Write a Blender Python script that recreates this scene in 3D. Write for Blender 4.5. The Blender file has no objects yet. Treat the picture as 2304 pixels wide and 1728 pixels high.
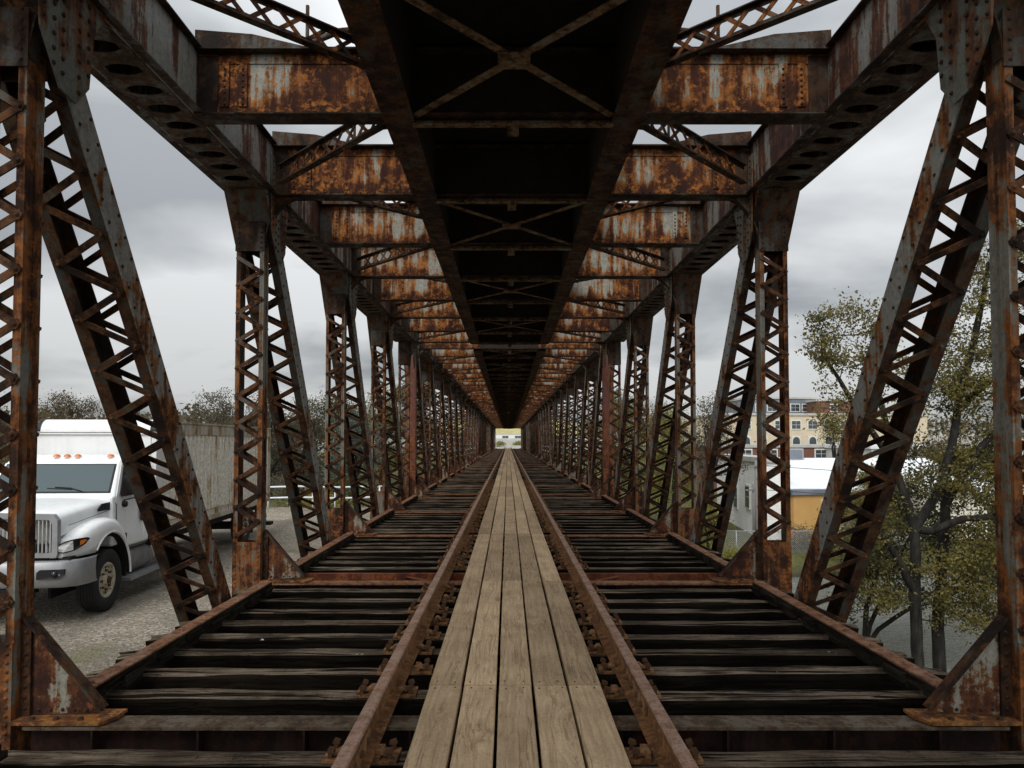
import bpy, math, random
import numpy as np
from mathutils import Vector, Matrix, noise as mnoise
R = math.radians
scene = bpy.context.scene
COL = scene.collection
rng = random.Random(7)

# ------------------------------------------------------------------ helpers
class MB:
    """collects faces and links them as ONE mesh object"""
    def __init__(s): s.v = []; s.f = []; s.m = []; s.sm = []
    def add(s, vs, fs, mi=0, smooth=False):
        o = len(s.v); s.v += [tuple(p) for p in vs]
        for f in fs: s.f.append([o + i for i in f]); s.m.append(mi); s.sm.append(smooth)
    def box(s, x0, x1, y0, y1, z0, z1, mi=0):
        vs = [(x0,y0,z0),(x1,y0,z0),(x1,y1,z0),(x0,y1,z0),(x0,y0,z1),(x1,y0,z1),(x1,y1,z1),(x0,y1,z1)]
        s.add(vs, [(0,3,2,1),(4,5,6,7),(0,1,5,4),(1,2,6,5),(2,3,7,6),(3,0,4,7)], mi)
    def obox(s, c, ux, uy, uz, hx, hy, hz, mi=0):
        c = Vector(c); ux = Vector(ux)*hx; uy = Vector(uy)*hy; uz = Vector(uz)*hz
        vs = []
        for k in (-1,1):
            for (i,j) in ((-1,-1),(1,-1),(1,1),(-1,1)): vs.append(c + ux*i + uy*j + uz*k)
        s.add(vs, [(0,3,2,1),(4,5,6,7),(0,1,5,4),(1,2,6,5),(2,3,7,6),(3,0,4,7)], mi)
    def bar(s, p0, p1, n, w, t, mi=0, ext=0.0):
        """flat bar from p0 to p1, n the normal of its flat face"""
        p0 = Vector(p0); p1 = Vector(p1); d = p1 - p0; L = d.length
        if L < 1e-4: return
        d /= L; n = Vector(n); n = (n - d*n.dot(d)).normalized(); b = d.cross(n)
        s.obox((p0+p1)/2, d, b, n, L/2+ext, w/2, t/2, mi)
    def tube(s, pts, rad, n=6, mi=0, cap=True):
        pts = [Vector(p) for p in pts]
        if not isinstance(rad, (list, tuple)): rad = [rad]*len(pts)
        o = len(s.v); up = Vector((0.13,0.21,0.97)); prev = None
        for i, p in enumerate(pts):
            d = (pts[min(i+1,len(pts)-1)] - pts[max(i-1,0)])
            d = d.normalized() if d.length > 1e-9 else Vector((0,0,1))
            if prev is None:
                a = d.cross(up)
                if a.length < .05: a = d.cross(Vector((1,0,0)))
            else: a = prev - d*prev.dot(d)
            a.normalize(); prev = a; b = d.cross(a)
            for k in range(n):
                t = 2*math.pi*k/n; s.v.append(tuple(p + (a*math.cos(t)+b*math.sin(t))*rad[i]))
        for i in range(len(pts)-1):
            for k in range(n):
                k2 = (k+1) % n
                s.f.append([o+i*n+k, o+i*n+k2, o+(i+1)*n+k2, o+(i+1)*n+k]); s.m.append(mi); s.sm.append(True)
        if cap:
            s.f.append([o+k for k in range(n)][::-1]); s.m.append(mi); s.sm.append(False)
            e = o+(len(pts)-1)*n; s.f.append([e+k for k in range(n)]); s.m.append(mi); s.sm.append(False)
    def prism(s, poly, ext, mi=0):
        """closed polygon (3D points) pushed along ext"""
        n = len(poly); e = Vector(ext)
        vs = [Vector(p) for p in poly] + [Vector(p)+e for p in poly]
        fs = [tuple(range(n))[::-1], tuple(range(n, 2*n))] + [(i,(i+1)%n,n+(i+1)%n,n+i) for i in range(n)]
        s.add(vs, fs, mi)
    def rivet(s, c, n, r=.016, mi=0):
        c = Vector(c); n = Vector(n).normalized(); a = n.orthogonal().normalized(); b = n.cross(a); vs = []
        for (k, h) in ((1.0, 0.0), (.72, .65)):
            for i in range(6):
                t = math.pi*i/3; vs.append(c + (a*math.cos(t)+b*math.sin(t))*r*k + n*r*h)
        s.add(vs, [(i,(i+1)%6,6+(i+1)%6,6+i) for i in range(6)] + [(6,7,8,9,10,11)], mi, True)
    def lathe(s, prof, c, axis='x', n=28, mi=0, smooth=True):
        o = len(s.v); c = Vector(c)
        for (r, h) in prof:
            for k in range(n):
                t = 2*math.pi*k/n
                p = (h, r*math.cos(t), r*math.sin(t)) if axis == 'x' else ((r*math.cos(t), h, r*math.sin(t)) if axis == 'y' else (r*math.cos(t), r*math.sin(t), h))
                s.v.append(tuple(c+Vector(p)))
        for i in range(len(prof)-1):
            for k in range(n):
                k2 = (k+1)%n; s.f.append([o+i*n+k,o+i*n+k2,o+(i+1)*n+k2,o+(i+1)*n+k]); s.m.append(mi); s.sm.append(smooth)
    def grid(s, rows, mi=0, smooth=True, close=False):
        o = len(s.v); n = len(rows[0])
        for r in rows: s.v += [tuple(p) for p in r]
        for i in range(len(rows)-1):
            for k in range(n if close else n-1):
                k2 = (k+1)%n; s.f.append([o+i*n+k,o+i*n+k2,o+(i+1)*n+k2,o+(i+1)*n+k]); s.m.append(mi); s.sm.append(smooth)
    def mesh(s, name, mats):
        me = bpy.data.meshes.new(name); me.from_pydata(s.v, [], s.f)
        if not isinstance(mats, (list, tuple)): mats = [mats]
        for m in mats: me.materials.append(m)
        me.polygons.foreach_set('material_index', s.m); me.polygons.foreach_set('use_smooth', s.sm)
        me.update(); return me
    def build(s, name, mats, parent=None, loc=(0,0,0), rz=0.0): return put(name, s.mesh(name, mats), parent, loc, rz)

def put(name, me, parent=None, loc=(0,0,0), rz=0.0):
    o = bpy.data.objects.new(name, me); COL.objects.link(o)
    o.location = loc; o.rotation_euler = (0,0,rz)
    if parent is not None: o.parent = parent
    return o
def tag(o, label=None, cat=None, group=None, kind=None):
    if label: o['label'] = label
    if cat: o['category'] = cat
    if group: o['group'] = group
    if kind: o['kind'] = kind
    return o
def thing(name, label, cat, loc=(0,0,0), rz=0.0, group=None): return tag(put(name, None, None, loc, rz), label, cat, group)
def bevel(o, w=.02, seg=2):
    m = o.modifiers.new('bevel', 'BEVEL'); m.width = w; m.segments = seg; m.limit_method = 'ANGLE'; m.angle_limit = R(35); return o
ORD = ['nearest','second','third','fourth','fifth','sixth','seventh','eighth','ninth','tenth','eleventh','twelfth']

# ------------------------------------------------------------------ materials
class NT:
    def __init__(s, name):
        s.m = bpy.data.materials.new(name); s.m.use_nodes = True; s.t = s.m.node_tree
        s.t.nodes.clear(); s.out = s.n('ShaderNodeOutputMaterial'); s.p = s.n('ShaderNodeBsdfPrincipled')
        s.l(s.p.outputs[0], s.out.inputs[0])
    def n(s, t, **kw):
        nd = s.t.nodes.new(t)
        for k, v in kw.items(): setattr(nd, k, v)
        return nd
    def l(s, a, b): s.t.links.new(a, b)
    def coords(s, scale=(1,1,1), world=False):
        if world: src = s.n('ShaderNodeNewGeometry').outputs['Position']
        else:
            tc = s.n('ShaderNodeTexCoord'); oi = s.n('ShaderNodeObjectInfo')
            mu = s.n('ShaderNodeVectorMath', operation='MULTIPLY_ADD'); cx = s.n('ShaderNodeCombineXYZ')
            for i in range(3): s.l(oi.outputs['Random'], cx.inputs[i])
            s.l(cx.outputs[0], mu.inputs[0]); mu.inputs[1].default_value = (37,53,29); s.l(tc.outputs['Object'], mu.inputs[2]); src = mu.outputs[0]
        mp = s.n('ShaderNodeVectorMath', operation='MULTIPLY'); s.l(src, mp.inputs[0]); mp.inputs[1].default_value = scale
        return mp.outputs[0]
    def noise(s, vec, scale, detail=6, rough=.6, dist=0.0):
        nd = s.n('ShaderNodeTexNoise'); nd.inputs['Scale'].default_value = scale; nd.inputs['Detail'].default_value = detail
        nd.inputs['Roughness'].default_value = rough; nd.inputs['Distortion'].default_value = dist; s.l(vec, nd.inputs['Vector']); return nd.outputs['Fac']
    def math(s, op, a, b=None, clamp=False):
        nd = s.n('ShaderNodeMath', operation=op, use_clamp=clamp)
        for i, x in enumerate((a, b)):
            if x is None: continue
            if isinstance(x, (int, float)): nd.inputs[i].default_value = x
            else: s.l(x, nd.inputs[i])
        return nd.outputs[0]
    def rng(s, v, a, b, c=0.0, d=1.0):
        nd = s.n('ShaderNodeMapRange'); s.l(v, nd.inputs[0])
        for i, x in enumerate((a,b,c,d)): nd.inputs[1+i].default_value = x
        return nd.outputs[0]
    def ramp(s, v, stops, interp='LINEAR'):
        nd = s.n('ShaderNodeValToRGB'); cr = nd.color_ramp; cr.interpolation = interp
        while len(cr.elements) < len(stops): cr.elements.new(.5)
        for e, (p, c) in zip(cr.elements, stops): e.position = p; e.color = (*c, 1)
        s.l(v, nd.inputs[0]); return nd.outputs[0]
    def mix(s, f, a, b, mode='MIX'):
        nd = s.n('ShaderNodeMix', data_type='RGBA', blend_type=mode)
        for k, x in ((0, f), (6, a), (7, b)):
            if isinstance(x, (int, float)): nd.inputs[k].default_value = x
            elif isinstance(x, tuple): nd.inputs[k].default_value = (*x, 1)
            else: s.l(x, nd.inputs[k])
        return nd.outputs[2]
    def bump(s, h, strength=.4, dist=.01):
        nd = s.n('ShaderNodeBump'); nd.inputs['Strength'].default_value = strength; nd.inputs['Distance'].default_value = dist
        s.l(h, nd.inputs['Height']); s.l(nd.outputs[0], s.p.inputs['Normal'])
    def set(s, color=None, rough=None, metal=None, spec=None):
        for k, x in (('Base Color', color), ('Roughness', rough), ('Metallic', metal), ('Specular IOR Level', spec)):
            if x is None: continue
            if isinstance(x, tuple): s.p.inputs[k].default_value = (*x, 1)
            elif isinstance(x, (int, float)): s.p.inputs[k].default_value = x
            else: s.l(x, s.p.inputs[k])
        return s

def plain(name, color, rough=.6, metal=0.0, spec=.4, var=.12, sc=6.0):
    t = NT(name); n = t.noise(t.coords(), sc, 6)
    t.set(t.mix(t.rng(n, .3, .7), tuple(c*(1-var) for c in color), tuple(min(1, c*(1+var)) for c in color)), rough, metal, spec); return t.m

def steel(name, paint=(.36,.36,.34), thr=.5, low=None, streak=.5, orange=(.235,.082,.02), brown=(.052,.020,.010), deep=(.017,.008,.006), scale=1.0, bump=.5, freq=1.0, vary=.03):
    """flaking paint over rust: thr = how much paint is left, low=(z0,z1,amount) more rust low down"""
    t = NT(name); c = t.coords(); cs = t.coords((7*freq,7*freq,.75*freq))
    n1 = t.noise(c, 1.7*scale, 9, .68); n2 = t.noise(cs, 1.0*scale, 6, .62); n3 = t.noise(c, 22*scale, 6, .7); n4 = t.noise(c, 6*scale, 6, .65)
    m = t.math('ADD', t.math('MULTIPLY', n1, .55-.25*streak), t.math('MULTIPLY', n2, .3+.35*streak))
    m = t.math('ADD', m, t.math('MULTIPLY', n3, .22)); s0 = .55-.25*streak+.3+.35*streak+.22
    m = t.math('ADD', t.math('MULTIPLY', t.math('SUBTRACT', m, s0/2), 3.0), .5)
    if low:
        tc = t.n('ShaderNodeTexCoord'); sp = t.n('ShaderNodeSeparateXYZ'); t.l(tc.outputs['Object'], sp.inputs[0])
        m = t.math('ADD', m, t.rng(sp.outputs[2], low[0], low[1], low[2], 0.0))
    oi = t.n('ShaderNodeObjectInfo'); k = t.math('ADD', m, t.rng(oi.outputs['Random'], 0, 1, .5-thr-vary, .5-thr+vary))
    p2 = tuple(a*b for a, b in zip(paint, (.72,.62,.48)))
    col = t.ramp(k, [(0, paint), (.42, paint), (.475, p2), (.51, orange), (.6, tuple((a+b)/2 for a, b in zip(orange, brown))), (.68, brown), (.95, deep)])
    sp_ = t.math('MULTIPLY', t.rng(n4, .47, .6), t.rng(n3, .44, .56)); rusty = t.rng(k, .5, .56)
    col2 = t.mix(t.math('MULTIPLY', t.math('MULTIPLY', sp_, rusty), .85), col, tuple(min(1, q*1.25) for q in orange))
    dk = t.math('MULTIPLY', t.rng(n4, .52, .42), rusty)
    col2 = t.mix(t.math('MULTIPLY', dk, .6), col2, deep)
    col3 = t.mix(t.rng(n3, .36, .6, .5, 0), col2, t.mix(.85, col2, (.004,.003,.002)))
    t.set(col3, t.rng(k, .4, .6, .55, .9), 0.0, .25)
    t.bump(t.math('ADD', t.math('MULTIPLY', k, .6), n3), bump, .012); return t.m

M = {}
M['post'] = steel('rusted_post_steel', (0.17,0.1573,0.1318), .46, (-.3, 2.0, .12), .7, brown=(0.0527,0.01955,0.0085))
M['post_dark'] = steel('dark_rusted_steel', (0.062,0.0589,0.0496), .46, (-.3, 1.5, .08), .4, orange=(0.093,0.0372,0.0124), brown=(0.0248,0.0124,0.00744), deep=(0.01116,0.0062,0.00434))
M['paint'] = steel('grey_paint_rust_flecks', (.27,.265,.245), .60, (-.4, 2.4, .2), .35, brown=(.07,.027,.012))
M['lace'] = steel('rusty_lacing_steel', (0.0975,0.07875,0.06), .36, (-.3, 1.8, .12), .3, orange=(0.1275,0.0495,0.015), brown=(0.03,0.01425,0.00825), deep=(0.0135,0.00675,0.0045))
M['web'] = steel('streaked_beam_paint', (.34,.32,.27), .45, (.0, .2, .3), .85, orange=(.33,.12,.026), brown=(.085,.025,.010), deep=(.035,.012,.007), scale=1.1, freq=.9, vary=.10)
M['chord'] = steel('maroon_chord_steel', (0.2016,0.198,0.18), .45, None, 1.0, orange=(0.1008,0.036,0.0144), brown=(0.0432,0.01512,0.0108), deep=(0.0288,0.01008,0.00864), freq=.8, vary=.08)
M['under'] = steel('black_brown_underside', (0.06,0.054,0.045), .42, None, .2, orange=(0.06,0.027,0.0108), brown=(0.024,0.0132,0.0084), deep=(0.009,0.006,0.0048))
M['stringer'] = steel('dark_stringer_steel', (0.063,0.0525,0.042), .38, None, .3, orange=(0.091,0.035,0.0126), brown=(0.035,0.0154,0.0084))
M['red'] = steel('maroon_end_post', (.16,.06,.045), .55, (-.3, 3.0, .25), .7, orange=(.25,.085,.03), brown=(.12,.04,.025), deep=(.07,.024,.018))
M['gusset'] = steel('rusted_foot_plate', (.30,.29,.24), .41, None, .1, orange=(.16,.055,.018), brown=(.05,.018,.012), deep=(.03,.012,.009), scale=1.5, vary=.07)
M['foot'] = steel('orange_foot_rust', (.3,.16,.06), .3, None, 0, orange=(.36,.15,.035), brown=(.16,.06,.02), deep=(.09,.035,.016), scale=2)
M['strap'] = steel('rusty_strap', (.33,.18,.105), .45, None, 0, orange=(.3,.135,.065), brown=(.2,.088,.048), deep=(.11,.05,.03), scale=3, bump=.8)
M['railtop'] = steel('rail_head_rust', (.38,.25,.19), .55, None, 0, orange=(.35,.205,.145), brown=(.29,.165,.115), deep=(.2,.11,.075), scale=3, bump=.35)
M['rail'] = steel('rail_web_rust', (.28,.14,.06), .4, None, 0, orange=(.28,.13,.045), brown=(.17,.075,.03), deep=(.10,.045,.02), scale=2, bump=.4)
M['plate'] = steel('tie_plate_rust', (.34,.19,.09), .4, None, 0, orange=(.32,.16,.065), brown=(.19,.095,.042), deep=(.08,.04,.022), scale=3)
M['nearflange'] = steel('dull_brown_flange', (.14,.11,.08), .5, None, 0, orange=(.12,.075,.04), brown=(.075,.05,.032), deep=(.04,.028,.02), scale=3)
M['floorbeam'] = steel('dark_red_floor_beam', (0.025,0.01,0.007), .4, None, .5, orange=(0.03,0.01,0.005), brown=(0.015,0.0055,0.0035), deep=(0.008,0.0035,0.0025))
M['redch'] = steel('red_channel', (.2,.07,.04), .4, None, .5, orange=(.24,.07,.022), brown=(.13,.036,.015), deep=(.08,.022,.011))
M['rivet'] = plain('dark_rivet', (.035,.02,.014), .8, 0, .2)

def wood(name, c0, c1, dark, along='x', scale=1.0, crack=.5, blot=None, patch=.5, spec=.1, band=1.0):
    t = NT(name)
    a = 1.6*scale; b = 45*scale
    sc = (a, b, b) if along == 'x' else (b, a, b)
    base = t.coords((1,1,1)); wv = t.n('ShaderNodeTexNoise'); wv.inputs['Scale'].default_value = 2.2; wv.inputs['Detail'].default_value = 3; t.l(base, wv.inputs['Vector'])
    off = t.n('ShaderNodeVectorMath', operation='SUBTRACT'); t.l(wv.outputs['Color'], off.inputs[0]); off.inputs[1].default_value = (.5,.5,.5)
    sc2 = t.n('ShaderNodeVectorMath', operation='MULTIPLY'); t.l(off.outputs[0], sc2.inputs[0]); sc2.inputs[1].default_value = (.25,.05,.05) if along == 'x' else (.05,.25,.05)
    w = t.n('ShaderNodeVectorMath', operation='ADD'); t.l(base, w.inputs[0]); t.l(sc2.outputs[0], w.inputs[1])
    # knots: voronoi warps the grain round a few points
    vo = t.n('ShaderNodeTexVoronoi'); vo.inputs['Scale'].default_value = 1.0
    kv = t.n('ShaderNodeVectorMath', operation='MULTIPLY'); t.l(w.outputs[0], kv.inputs[0]); kv.inputs[1].default_value = (1.1,4.5,4.5) if along == 'x' else (4.5,1.1,4.5); t.l(kv.outputs[0], vo.inputs['Vector'])
    kd = vo.outputs['Distance']; knot = t.rng(kd, .05, .16, 1, 0); ring = t.rng(kd, 0, .5, .12, 0)
    g = t.n('ShaderNodeVectorMath', operation='MULTIPLY'); t.l(w.outputs[0], g.inputs[0]); g.inputs[1].default_value = sc
    ga = t.n('ShaderNodeVectorMath', operation='ADD'); cx = t.n('ShaderNodeCombineXYZ')
    for i in range(3): t.l(t.math('MULTIPLY', ring, 15*scale), cx.inputs[i])
    t.l(g.outputs[0], ga.inputs[0]); t.l(cx.outputs[0], ga.inputs[1])
    n1 = t.noise(ga.outputs[0], 1.0, 5, .62); n2 = t.noise(base, 2.3, 5, .6); n3 = t.noise(base, 60, 3, .6); n5 = t.noise(ga.outputs[0], .3, 3, .5)
    col = t.mix(t.rng(n1, .34, .66), c0, c1)
    col = t.mix(t.math('MULTIPLY', t.rng(n2, .42, .66), patch), col, t.mix(.65, col, dark))
    n7 = t.noise(ga.outputs[0], .16, 4, .6); cr_ = t.rng(t.math('ABSOLUTE', t.math('SUBTRACT', n7, .5)), 0, .013, 1, 0)
    n8 = t.noise(t.coords((5,2.5,5)), 1.0, 5, .65); cr2 = t.math('MULTIPLY', t.rng(t.math('ABSOLUTE', t.math('SUBTRACT', n8, .5)), 0, .007, 1, 0), t.rng(n2, .5, .58))
    line = t.math('MAXIMUM', t.rng(n5, .40, .455, band, 0), t.math('MAXIMUM', cr_, t.math('MULTIPLY', cr2, 1.0))); col = t.mix(t.math('MULTIPLY', line, crack), col, dark)
    col = t.mix(t.math('MULTIPLY', knot, .55), col, dark); col = t.mix(t.math('MULTIPLY', t.rng(n3, .45, .7), .3), col, dark)
    if blot:
        n6 = t.noise(base, 9, 4, .6); col = t.mix(t.rng(n6, .7, .73), col, blot)
    oi = t.n('ShaderNodeObjectInfo'); hs = t.n('ShaderNodeHueSaturation'); t.l(t.rng(oi.outputs['Random'], 0, 1, .74, 1.2), hs.inputs['Value']); t.l(col, hs.inputs['Color'])
    t.set(hs.outputs[0], .95, 0, spec); t.bump(t.math('SUBTRACT', n1, t.math('MULTIPLY', line, .8)), .6, .006); return t.m
M['plank'] = wood('tan_walkway_wood', (.41,.285,.17), (.58,.43,.275), (.14,.09,.05), 'y', 1.15, .45, None, .4, .1, .08)
M['tie'] = wood('weathered_sleeper_top', (.06,.044,.03), (.28,.215,.155), (.010,.008,.006), 'x', 1.25, 1.0, (.55,.52,.46), .9, .03)
M['tieside'] = wood('creosote_and_shade_sleeper_side', (.006,.005,.004), (.019,.015,.011), (.003,.0025,.002), 'x', 1.0, .6, None, .5, .0)  # near black for creosote and for painted-in shade between the sleepers
M['guardwood'] = wood('black_guard_wood', (.014,.011,.008), (.04,.033,.025), (.006,.005,.004), 'y', 1.0, .7, None, .5, .02)
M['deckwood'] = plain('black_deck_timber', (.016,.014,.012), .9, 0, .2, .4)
M['nail'] = plain('nail_iron', (.09,.048,.026), .9, 0, .1)
# ------------------------------------------------------------------ bridge
PD = .085; DW = .235; DX = 0.0   # post half depth, diagonal half width and its outward shift
XC, HW = 3.03, .16           # truss plane, half width of posts and diagonals
ZC, ZT = 4.47, 5.05         # top chord underside and top
ZL = -1.4
P = 4.2
CACHE = {}
def cached(key, fn):
    if key not in CACHE: CACHE[key] = fn()
    return CACHE[key]
def lace(mb, o, u, v, n, L, W, pitch, bw, t=.012, mi=0, start=0, rivets=True, off=0.0):
    """zigzag bars in the plane (u along, v across), starting at corner o"""
    o = Vector(o); u = Vector(u); v = Vector(v); n = Vector(n); k = 0; a = off
    while a + pitch/2 <= L + 1e-6:
        p0 = o + u*a + v*(0 if k % 2 == 0 else W); p1 = o + u*(a+pitch/2) + v*(W if k % 2 == 0 else 0)
        mb.bar(p0 + n*(.004*(k % 2)), p1 + n*(.004*(k % 2)), n, bw, t, mi, .025)
        if rivets: mb.rivet(p0 + n*(t/2+.004), n, .017, mi)
        a += pitch/2; k += 1

def post_mesh(s):
    b = MB(); inn = -s
    z0, z1 = ZL, ZC+.3
    for side in (-1, 1):
        x = side*HW
        b.box(min(x, x-side*.012), max(x, x-side*.012), -PD, PD, z0, z1, 0)            # web
        for y in (-1, 1):
            xa, xb = sorted((x-side*.012, x-side*.05)); ya, yb = sorted((y*PD, y*(PD-.012)))
            b.box(xa, xb, ya, yb, z0, z1, 1)                                           # flange
        # edge bead on the web
        xa, xb = sorted((x+side*.007, x)); b.box(xa, xb, -.004, .010, .6, 3.75, 1)
    for y in (-1, 1):
        ya, yb = sorted((y*(PD+.0005), y*(PD+.012)))
        b.box(-HW, HW, ya, yb, ZL, .46, 2)                                            # tie plate at the foot
        b.box(-HW-.01, HW+.01, ya, yb, ZC-.66, ZC+.28, 3)                             # tie plate at the head
        for x in (-.13, .13):
            for k in range(11):
                b.rivet((x, y*(PD+.012), -.05+k*.05), (0,y,0), .013, 2)
                b.rivet((x, y*(PD+.012), ZC-.62+k*.06), (0,y,0), .013, 4)
    return b.mesh('post', [M['post_face'], M['post'], M['post'], M['under'], M['rivet']])
M['post_face'] = steel('grey_post_web', (.22,.21,.18), .5, (-.3, 2.6, .16), .7, brown=(.07,.027,.012))
def post_lace(y, mirror=False):
    b = MB(); W = 2*HW-.06
    lace(b, (-W/2, y*(PD+.006), .53), (0,0,1), (1,0,0), (0,y,0), 3.26, W, .32, .046)
    return b.mesh('lacing_bars', [M['lace']])
def post_foot(s):
    """triangular gusset from post to floor beam with its foot plate"""
    b = MB(); i = -s; x0 = i*(HW+.002)
    b.prism([(x0,-.008,.02),(x0+i*.47,-.008,.045),(x0+i*.44,-.008,.07),(x0+i*.02,-.008,.56),(x0,-.008,.56)], (0,.016,0), 0)
    # angle along the slanted edge, upright angle with rivets
    b.bar((x0+i*.475,0,.06), (x0+i*.02,0,.585), (i*.78,0,.62), .085, .014, 1)
    xa, xb = sorted((x0, x0+i*.06)); b.box(xa, xb, -.028, -.0085, .02, .56, 1)
    for k in range(8): b.rivet((x0+i*.03, -.028, .07+k*.062), (0,-1,0), .013, 2)
    for k in range(5): b.rivet((x0+i*(.1+k*.07), -.0085, .055), (0,-1,0), .012, 2)
    return b.mesh('foot_gusset', [M['gusset'], M['post_dark'], M['rivet']])
def post_footplate(s):
    b = MB(); i = -s; x0 = i*(HW+.004); xa, xb = sorted((x0, x0+i*.56))
    e = x0+i*.56
    b.prism([(x0,-.12,.004),(e-i*.05,-.12,.004),(e,-.02,.004),(e,.1,.004),(x0,.1,.004)], (0,0,.018))
    for k in range(3): b.rivet((x0+i*(.1+k*.14), -.075, .022), (0,0,1), .02, 1)
    return b.mesh('foot_plate', [M['foot'], M['rivet']])
def post_headplate(s):
    """big riveted gusset on the inner face where post, chord and diagonal meet"""
    b = MB(); i = -s; x = i*.257
    poly = [(-.18,.45),(.86,.45),(.86,.01),(.52,-.02),(.40,-.22),(.36,-.58),(.22,-.74),(.06,-.72),(-.14,-.44),(-.18,0)]
    b.prism([(x, y, ZC+z) for y, z in poly], (i*.014,0,0), 0)
    xr = x+i*.014
    for k in range(11):
        for y, z in ((-.12,-.36+k*.075),(-.02,-.6+k*.09),(.07,-.62+k*.09),(.34-.0*k,-.5+k*.09),(.24,-.66+k*.1)):
            b.rivet((xr, y, ZC+z), (i,0,0), .017, 1)
    for k in range(10): b.rivet((xr, .4+k*.045, ZC+.05), (i,0,0), .016, 1); b.rivet((xr, .4+k*.045, ZC+.4), (i,0,0), .016, 1)
    return b.mesh('head_gusset', [M['headplate'], M['rivet']])
M['headplate'] = steel('grey_green_gusset', (0.1275,0.1312,0.1125), .54, None, .3, orange=(0.15,0.05625,0.01875), brown=(0.06375,0.02625,0.0135))
def knee(s):
    b = MB(); i = -s; x0 = i*(HW+.005); pts = []
    n = 8
    for k in range(n+1):
        t = k/n; a = t*math.pi/2
        pts.append((x0+i*.42*(1-math.cos(a)), ZC-.6+.58*math.sin(a)))
    poly = [(p[0], -.05, p[1]) for p in pts] + [(x0, -.05, ZC-.02)]
    b.prism(poly, (0,.014,0), 0)
    for k in range(n):
        b.bar((pts[k][0],-.043,pts[k][1]), (pts[k+1][0],-.043,pts[k+1][1]), ((pts[k+1][1]-pts[k][1]),0,-(pts[k+1][0]-pts[k][0])), .09, .014, 1, .004)
    return b.mesh('knee_bracket', [M['headplate'], M['under']])
# diagonals: from head of one post to foot of the next
YD0, ZD0 = -.31, ZC+.25
YD1, ZD1 = P-.25, ZL
DU = Vector((0, YD1-YD0, ZD1-ZD0)); DL = DU.length; DU = DU/DL
DN = Vector((0, -DU.z, DU.y))      # normal in the truss plane, up/far
if DN.z < 0: DN = -DN
DH = .108
def diag_mesh(s):
    b = MB(); o = Vector((s*DX, YD0, ZD0))
    for side in (-1, 1):
        inner = side == -s; xw = side*(DW-.006)
        b.obox(o+DU*DL/2+Vector((xw,0,0)), DU, (1,0,0), DN, DL/2, .006, DH, 0 if inner else 1)
        for d in (-1, 1):
            b.obox(o+DU*DL/2+Vector((side*(DW-.012-.045),0,0))+DN*d*(DH-.006), DU, (1,0,0), DN, DL/2, .045, .006, 1)
        if inner:
            n = int(DL/.16)
            for k in range(n):
                for d in (-1, 1):
                    b.rivet(o+DU*(.3+k*.16)+Vector((side*DW,0,0))+DN*d*(DH-.035), (side,0,0), .014, 2)
    # batten plates at both ends (foot end is solid)
    for d in (-1, 1):
        b.obox(o+DU*(DL-.75)+DN*d*(DH+.0065), DU, (1,0,0), DN, .75, DW-.002, .006, 1)
        b.obox(o+DU*.5+DN*d*(DH+.0065), DU, (1,0,0), DN, .38, DW-.002, .006, 1)
    return b.mesh('diagonal', [M['paint'], M['post_dark'], M['rivet']])
def diag_lace(d, s):
    b = MB(); W = 2*DW-.1
    lace(b, Vector((-W/2+s*DX, YD0, ZD0))+DU*.9+DN*d*(DH+.0065), DU, (1,0,0), DN*d, DL-2.45, W, .43, .05, off=.0 if d < 0 else .11)
    return b.mesh('lacing_bars', [M['lace']])
def diag_up(me):          # mirrored in y for the far half of a span
    m2 = me.copy(); co = np.empty(len(m2.vertices)*3); m2.vertices.foreach_get('co', co); co = co.reshape(-1,3)
    co[:,1] = P - co[:,1]; m2.vertices.foreach_set('co', co.ravel()); m2.flip_normals(); m2.update(); return m2
def chord_mesh(s):
    b = MB(); i = -s; w = .22
    for side in (-1, 1):
        xa, xb = sorted((side*w, side*(w-.014))); b.box(xa, xb, 0, P, ZC, ZT, 0)
        xa, xb = sorted((side*(w-.014), side*(w-.09))); b.box(xa, xb, 0, P, ZC, ZC+.012, 1)      # bottom angles
        xa, xb = sorted((side*w, side*(w+.075))); b.box(xa, xb, 0, P, ZC, ZC+.013, 1)
        for k in range(26): b.rivet((side*(w+.001), .1+k*.16, ZC+.05), (side,0,0), .015, 1)
    b.box(-w-.06, w+.06, 0, P, ZT+.001, ZT+.014, 1)
    return b.mesh('top_chord', [M['chord'], M['under']])
def chord_lattice():
    """battens with lens shaped holes under the chord"""
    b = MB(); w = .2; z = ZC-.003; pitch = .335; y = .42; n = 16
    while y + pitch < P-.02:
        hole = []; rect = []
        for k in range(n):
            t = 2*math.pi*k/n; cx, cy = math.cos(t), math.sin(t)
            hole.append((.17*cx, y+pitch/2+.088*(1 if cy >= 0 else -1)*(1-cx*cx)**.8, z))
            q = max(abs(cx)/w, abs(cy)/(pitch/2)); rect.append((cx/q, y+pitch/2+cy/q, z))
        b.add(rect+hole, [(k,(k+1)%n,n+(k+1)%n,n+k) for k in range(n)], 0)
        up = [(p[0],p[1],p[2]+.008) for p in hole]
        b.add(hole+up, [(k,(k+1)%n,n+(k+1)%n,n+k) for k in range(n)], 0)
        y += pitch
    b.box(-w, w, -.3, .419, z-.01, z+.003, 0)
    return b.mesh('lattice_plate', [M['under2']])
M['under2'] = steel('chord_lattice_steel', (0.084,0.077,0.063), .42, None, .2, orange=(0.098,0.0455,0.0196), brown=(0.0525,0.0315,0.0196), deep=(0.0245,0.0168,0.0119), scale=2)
def beam_web():
    b = MB(); x = 2.775
    b.box(-x, x, -.007, .007, ZC, ZT-.02, 0); return b
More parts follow.
